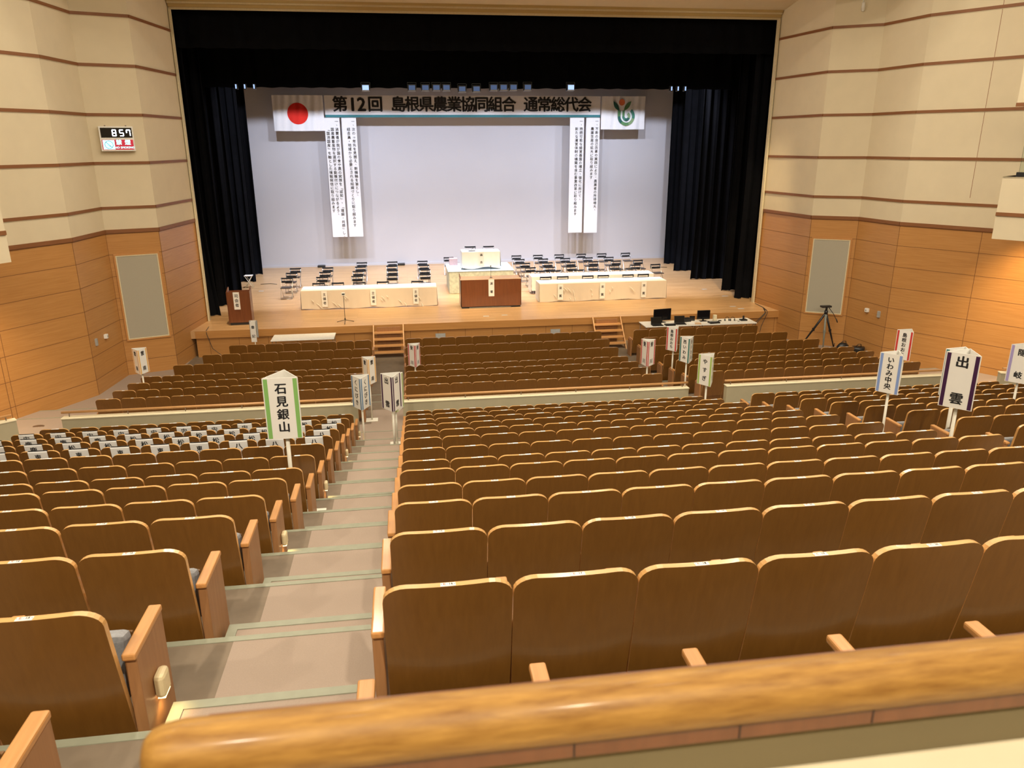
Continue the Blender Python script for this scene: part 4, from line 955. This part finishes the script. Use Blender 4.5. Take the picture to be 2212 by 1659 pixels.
def tagmesh(txt, detail):
    m = MB(); z = H_UP+.0015; m.box(-.03, .03, .001, .024, z-.002, z+.0008, TAGWHITE)
    if detail:
        M = Matrix.Translation((0, .0135, z+.0018))
        m.text(txt[0], .016, INKRED, M @ Matrix.Translation((-.014, 0, 0)), .02); m.text('-', .014, INK, M @ Matrix.Translation((-.002, 0, 0)), .01); m.text(txt[1:], .017, INK, M @ Matrix.Translation((.011, 0, 0)), .02)
        for s_ in (-1, 1): m.prism([(s_*.026+.0015*cos(k*pi/3), .0135+.0015*sin(k*pi/3)) for k in range(6)], z+.001, z+.0020, INK)
    return m
# part meshes are shared between copies
def proto(partnames, dx):
    t = empty('theatre_seat', (0, 0, 0))
    for p in ('backrest', 'back_cushion', 'seat_cushion'): 
        o = MESH[p].copy(); COL.objects.link(o); o.parent = t
    for p, x in partnames:
        o = MESH[p].copy(); COL.objects.link(o); o.parent = t; o.location = (x, 0, 0)
    return t
MESH = {k: g.build(k) for k, g in GU.items()}
def lampm():
    t = MB(); t.rbox(0, .045, -.045, .045, -.055, .055, LAMPCREAM, .018); t.box(.008, .038, -.035, .035, -.058, -.054, LAMPGLOW); return t
for _ri in (12, 9, 6, 3, 0):
    spot('aisle_lamp_light', (-1.18+.06+.026, YU[_ri]+.27, FU[_ri]+.245), (-1.10, YU[_ri]+.25, FU[_ri]), 1.6, (1, .68, .28), 120, .8, .02)
MESH['aisle_lamp'] = lampm().build('aisle_lamp')
HB = P0/2
PRO = {'mid': proto([('armrest', -HB), ('arm_support', -HB)], 0), 'first': proto([('armrest', -HB-.03), ('end_panel', -HB-.03)], 0),
       'last': proto([('armrest', -HB), ('arm_support', -HB), ('armrest', HB+.03), ('end_panel', HB+.03)], 0),
       'lamp': proto([('armrest', -HB), ('arm_support', -HB), ('armrest', HB+.03), ('end_panel', HB+.03)], 0)}
lm = MESH['aisle_lamp'].copy(); COL.objects.link(lm)
lm.parent = [c for c in PRO['lamp'].children if c.name.startswith('end_panel')][0]; lm.location = (.022, .27, .31)
for k_ in list(MESH): bpy.data.objects.remove(MESH[k_])
KANA = 'くけこさしすせそたちつてと'
BLK = {'left': (-1.18, -1, .5285), 'centre': (-.158, 1, .52), 'right': (7.135, 1, .5285)}
AISLE = {'left': 'left', 'centre': 'left', 'right': 'right'}
cands = []; outer = []
for ri in range(14):
    y = YU[ri]; z = FU[ri]
    for blk, (x0, d, p) in BLK.items():
        n = {'left': 11 if ri < 2 else (13 if ri == 2 else 15), 'centre': 12, 'right': 11 if ri < 2 else 15}[blk]
        for k in range(n):
            x = x0+d*p*(k+.5)
            vis = False
            for (ax, ay, az) in ((-.27, 0, HS), (.27, 0, HS), (.0, .1, .3), (-.28, .4, .57), (.28, .4, .57)):
                q = project(x+ax, y+ay, z+az)
                if q and -6 < q[0] < 2218 and -6 < q[1] < 1665: vis = True
            if ri == 13 and vis:      # the row under the rail: keep what peeks out
                if blk == 'centre' and k > 6: vis = True
            q = project(x, y, z+HS)
            near_out = (not vis) and ri < 13 and q is not None and -420 < q[0] < 2620
            if vis or near_out:
                end = 'mid'
                if blk == 'left': end = 'last' if k == 0 else ('first' if k == n-1 else 'mid')
                else: end = 'first' if k == 0 else ('last' if k == n-1 else 'mid')
                (cands if vis else outer).append(((x*x+y*y+(z+.8)**2)**.5, ri, blk, k, x, y, z, end, n))
cands.sort()
MAXI = 300
used_proto = set(); LAMPROWS = {12, 9, 6, 3, 0}
used_seats = cands[:MAXI]; rest = cands[MAXI:]+outer
for dist, ri, blk, k, x, y, z, end, n in used_seats:
    e = 'lamp' if (blk == 'left' and k == 0 and ri in LAMPROWS) else end
    o = PRO[e] if e not in used_proto else copy_tree(PRO[e]); used_proto.add(e)
    o.location = (x, y, z)
    num = {'left': 15-k, 'centre': 16+k, 'right': 28+k}[blk]
    if ri < 13:
        tm = tagmesh(KANA[ri]+str(num), ri >= 5); to = tm.build('number_tag', o)
        if ri <= 7:
            m = MB(); m.box(.036, .10, .001, .028, HS, HS+.0022, PAPER); m.build('paper_label', o)
    row = 14-ri
    lab = 'wooden theatre seat, '+blk+' block, '+ORD[k+1]+' from '+AISLE[blk]+' aisle, '+ORD[row]+' row below foreground rail'
    tag(o, lab, 'theatre seat', 'wooden theatre seats of the upper tier')
for e in PRO:
    if e not in used_proto:
        for c in list(PRO[e].children_recursive): bpy.data.objects.remove(c)
        bpy.data.objects.remove(PRO[e])
# the farther seats as one object
FB = MB()
GL = seat_parts(.905)
def addseat(x, y, z, G, end, label2, TH):
    M = Matrix.Translation((x, y, z))
    def put(g, dx=0):
        MM = M @ Matrix.Translation((dx, 0, 0)); vs = [MM @ Vector(p) for p in g.v]; b = len(FB.v); FB.v.extend([tuple(p) for p in vs])
        idx = [FB.mi(q) for q in g.mats]
        for f, mi, s_ in zip(g.f, g.m, g.s): FB.f.append([b+k for k in f]); FB.m.append(idx[mi]); FB.s.append(s_)
    put(G['backrest']); put(G['seat_cushion'])
    put(G['armrest'], -HB); put(G['arm_support' if end != 'first' else 'end_panel'], -HB-(.03 if end == 'first' else 0))
    if end == 'last': put(G['armrest'], HB+.03); put(G['end_panel'], HB+.03)
    if label2: FB.box(x-.03, x+.03, y, y+.028, z+TH-.001, z+TH+.002, TAGWHITE)
for dist, ri, blk, k, x, y, z, end, n in rest: addseat(x, y, z, GU, end, True, HS)
for ri in range(7):
    nl = [8, 9, 10, 11, 11, 11, 11][ri]
    for k in range(nl): addseat(-1.18-.5285*(k+.5), YL[ri], FL[ri], GL, 'last' if k == 0 else ('first' if k == nl-1 else 'mid'), ri > 2, .905)
    for k in range(nl): addseat(7.135+.5285*(k+.5), YL[ri], FL[ri], GL, 'first' if k == 0 else ('last' if k == nl-1 else 'mid'), ri > 2, .905)
    for k in range(12): addseat(-.158+.52*(k+.5), YL[ri], FL[ri], GL, 'first' if k == 0 else ('last' if k == 11 else 'mid'), ri > 2, .905)
tag(FB.build('theatre_seats'), 'rows of more distant brown wooden theatre seats between low wall and stage', 'theatre seat', 'wooden theatre seats farther away', 'stuff')

# name sheets hung on the left block
SHEETS = {1: ['松江', '松江', '松江', '宍道', '宍道', '宍道', '宍道', '宍道', '宍道', '宍道', '宍道'], 2: ['松江', '松江', '松江', '松江', '松江', '松江', '松江', '鹿島', '鹿島', '鹿島', '鹿島'],
          3: ['八束', '八束', '松江', '松江', '松江', '松江', '松江', '松江', '鹿島', '鹿島', '鹿島'], 4: ['八束', '八束', '八束', '東出雲', '東出雲', '東出雲', '東出雲', '東出雲', '東出雲', '東出雲']}
for ri, row in SHEETS.items():
    for k, s in enumerate(row):
        x = -1.18-.5285*(k+.5)+random.uniform(-.015, .015); y = YU[ri]; z = FU[ri]+HS
        q = project(x, y, z)
        if q is None or q[0] < -40: continue
        t = MB(); w = .125; L = .28
        def ly(b): return .135*min(1, max(0, -b/(HS-.10)))**1.15
        prof = [(.038, -.05), (.036, .004), (-.003, .004)]+[(ly(b)-.004-.003*abs(b)*10*.2, b) for b in (-.02, -.08, -.14, -.21, -L)]
        nx = 4
        for off, fl in ((0, 1), (.0012, -1)):
            vs = [(-w+2*w*i/nx, a-off+.018*(abs(-w+2*w*i/nx)/.258)**2, b) for a, b in prof for i in range(nx+1)]
            t.add(vs, [(j*(nx+1)+i, (j+1)*(nx+1)+i, (j+1)*(nx+1)+i+1, j*(nx+1)+i+1)[::fl] for j in range(len(prof)-1) for i in range(nx)], PAPER, True)
        for i, c in enumerate(s):
            zz = -.085-i*(.085 if len(s) == 3 else .12)
            t.text(c, .105 if len(s) == 2 else .085, INK, Matrix.Translation((0, ly(zz)-.012, zz)) @ Matrix.Rotation(pi/2+.17, 4, 'X'), .02)
        o = t.build('name_sheet', loc=(x, y-.004, z+.002))
        tag(o, 'white sheet marked '+s+', left block, '+ORD[k+1]+' seat from aisle, '+ORD[14-ri]+' row below rail', 'name sheet', 'name sheets hung on the left seats')

# ------------------------------------------------------------------ lift everything so the audience floor is at z = 0
for o in list(SC.objects):
    if o.parent is None: o.location.z += ZO
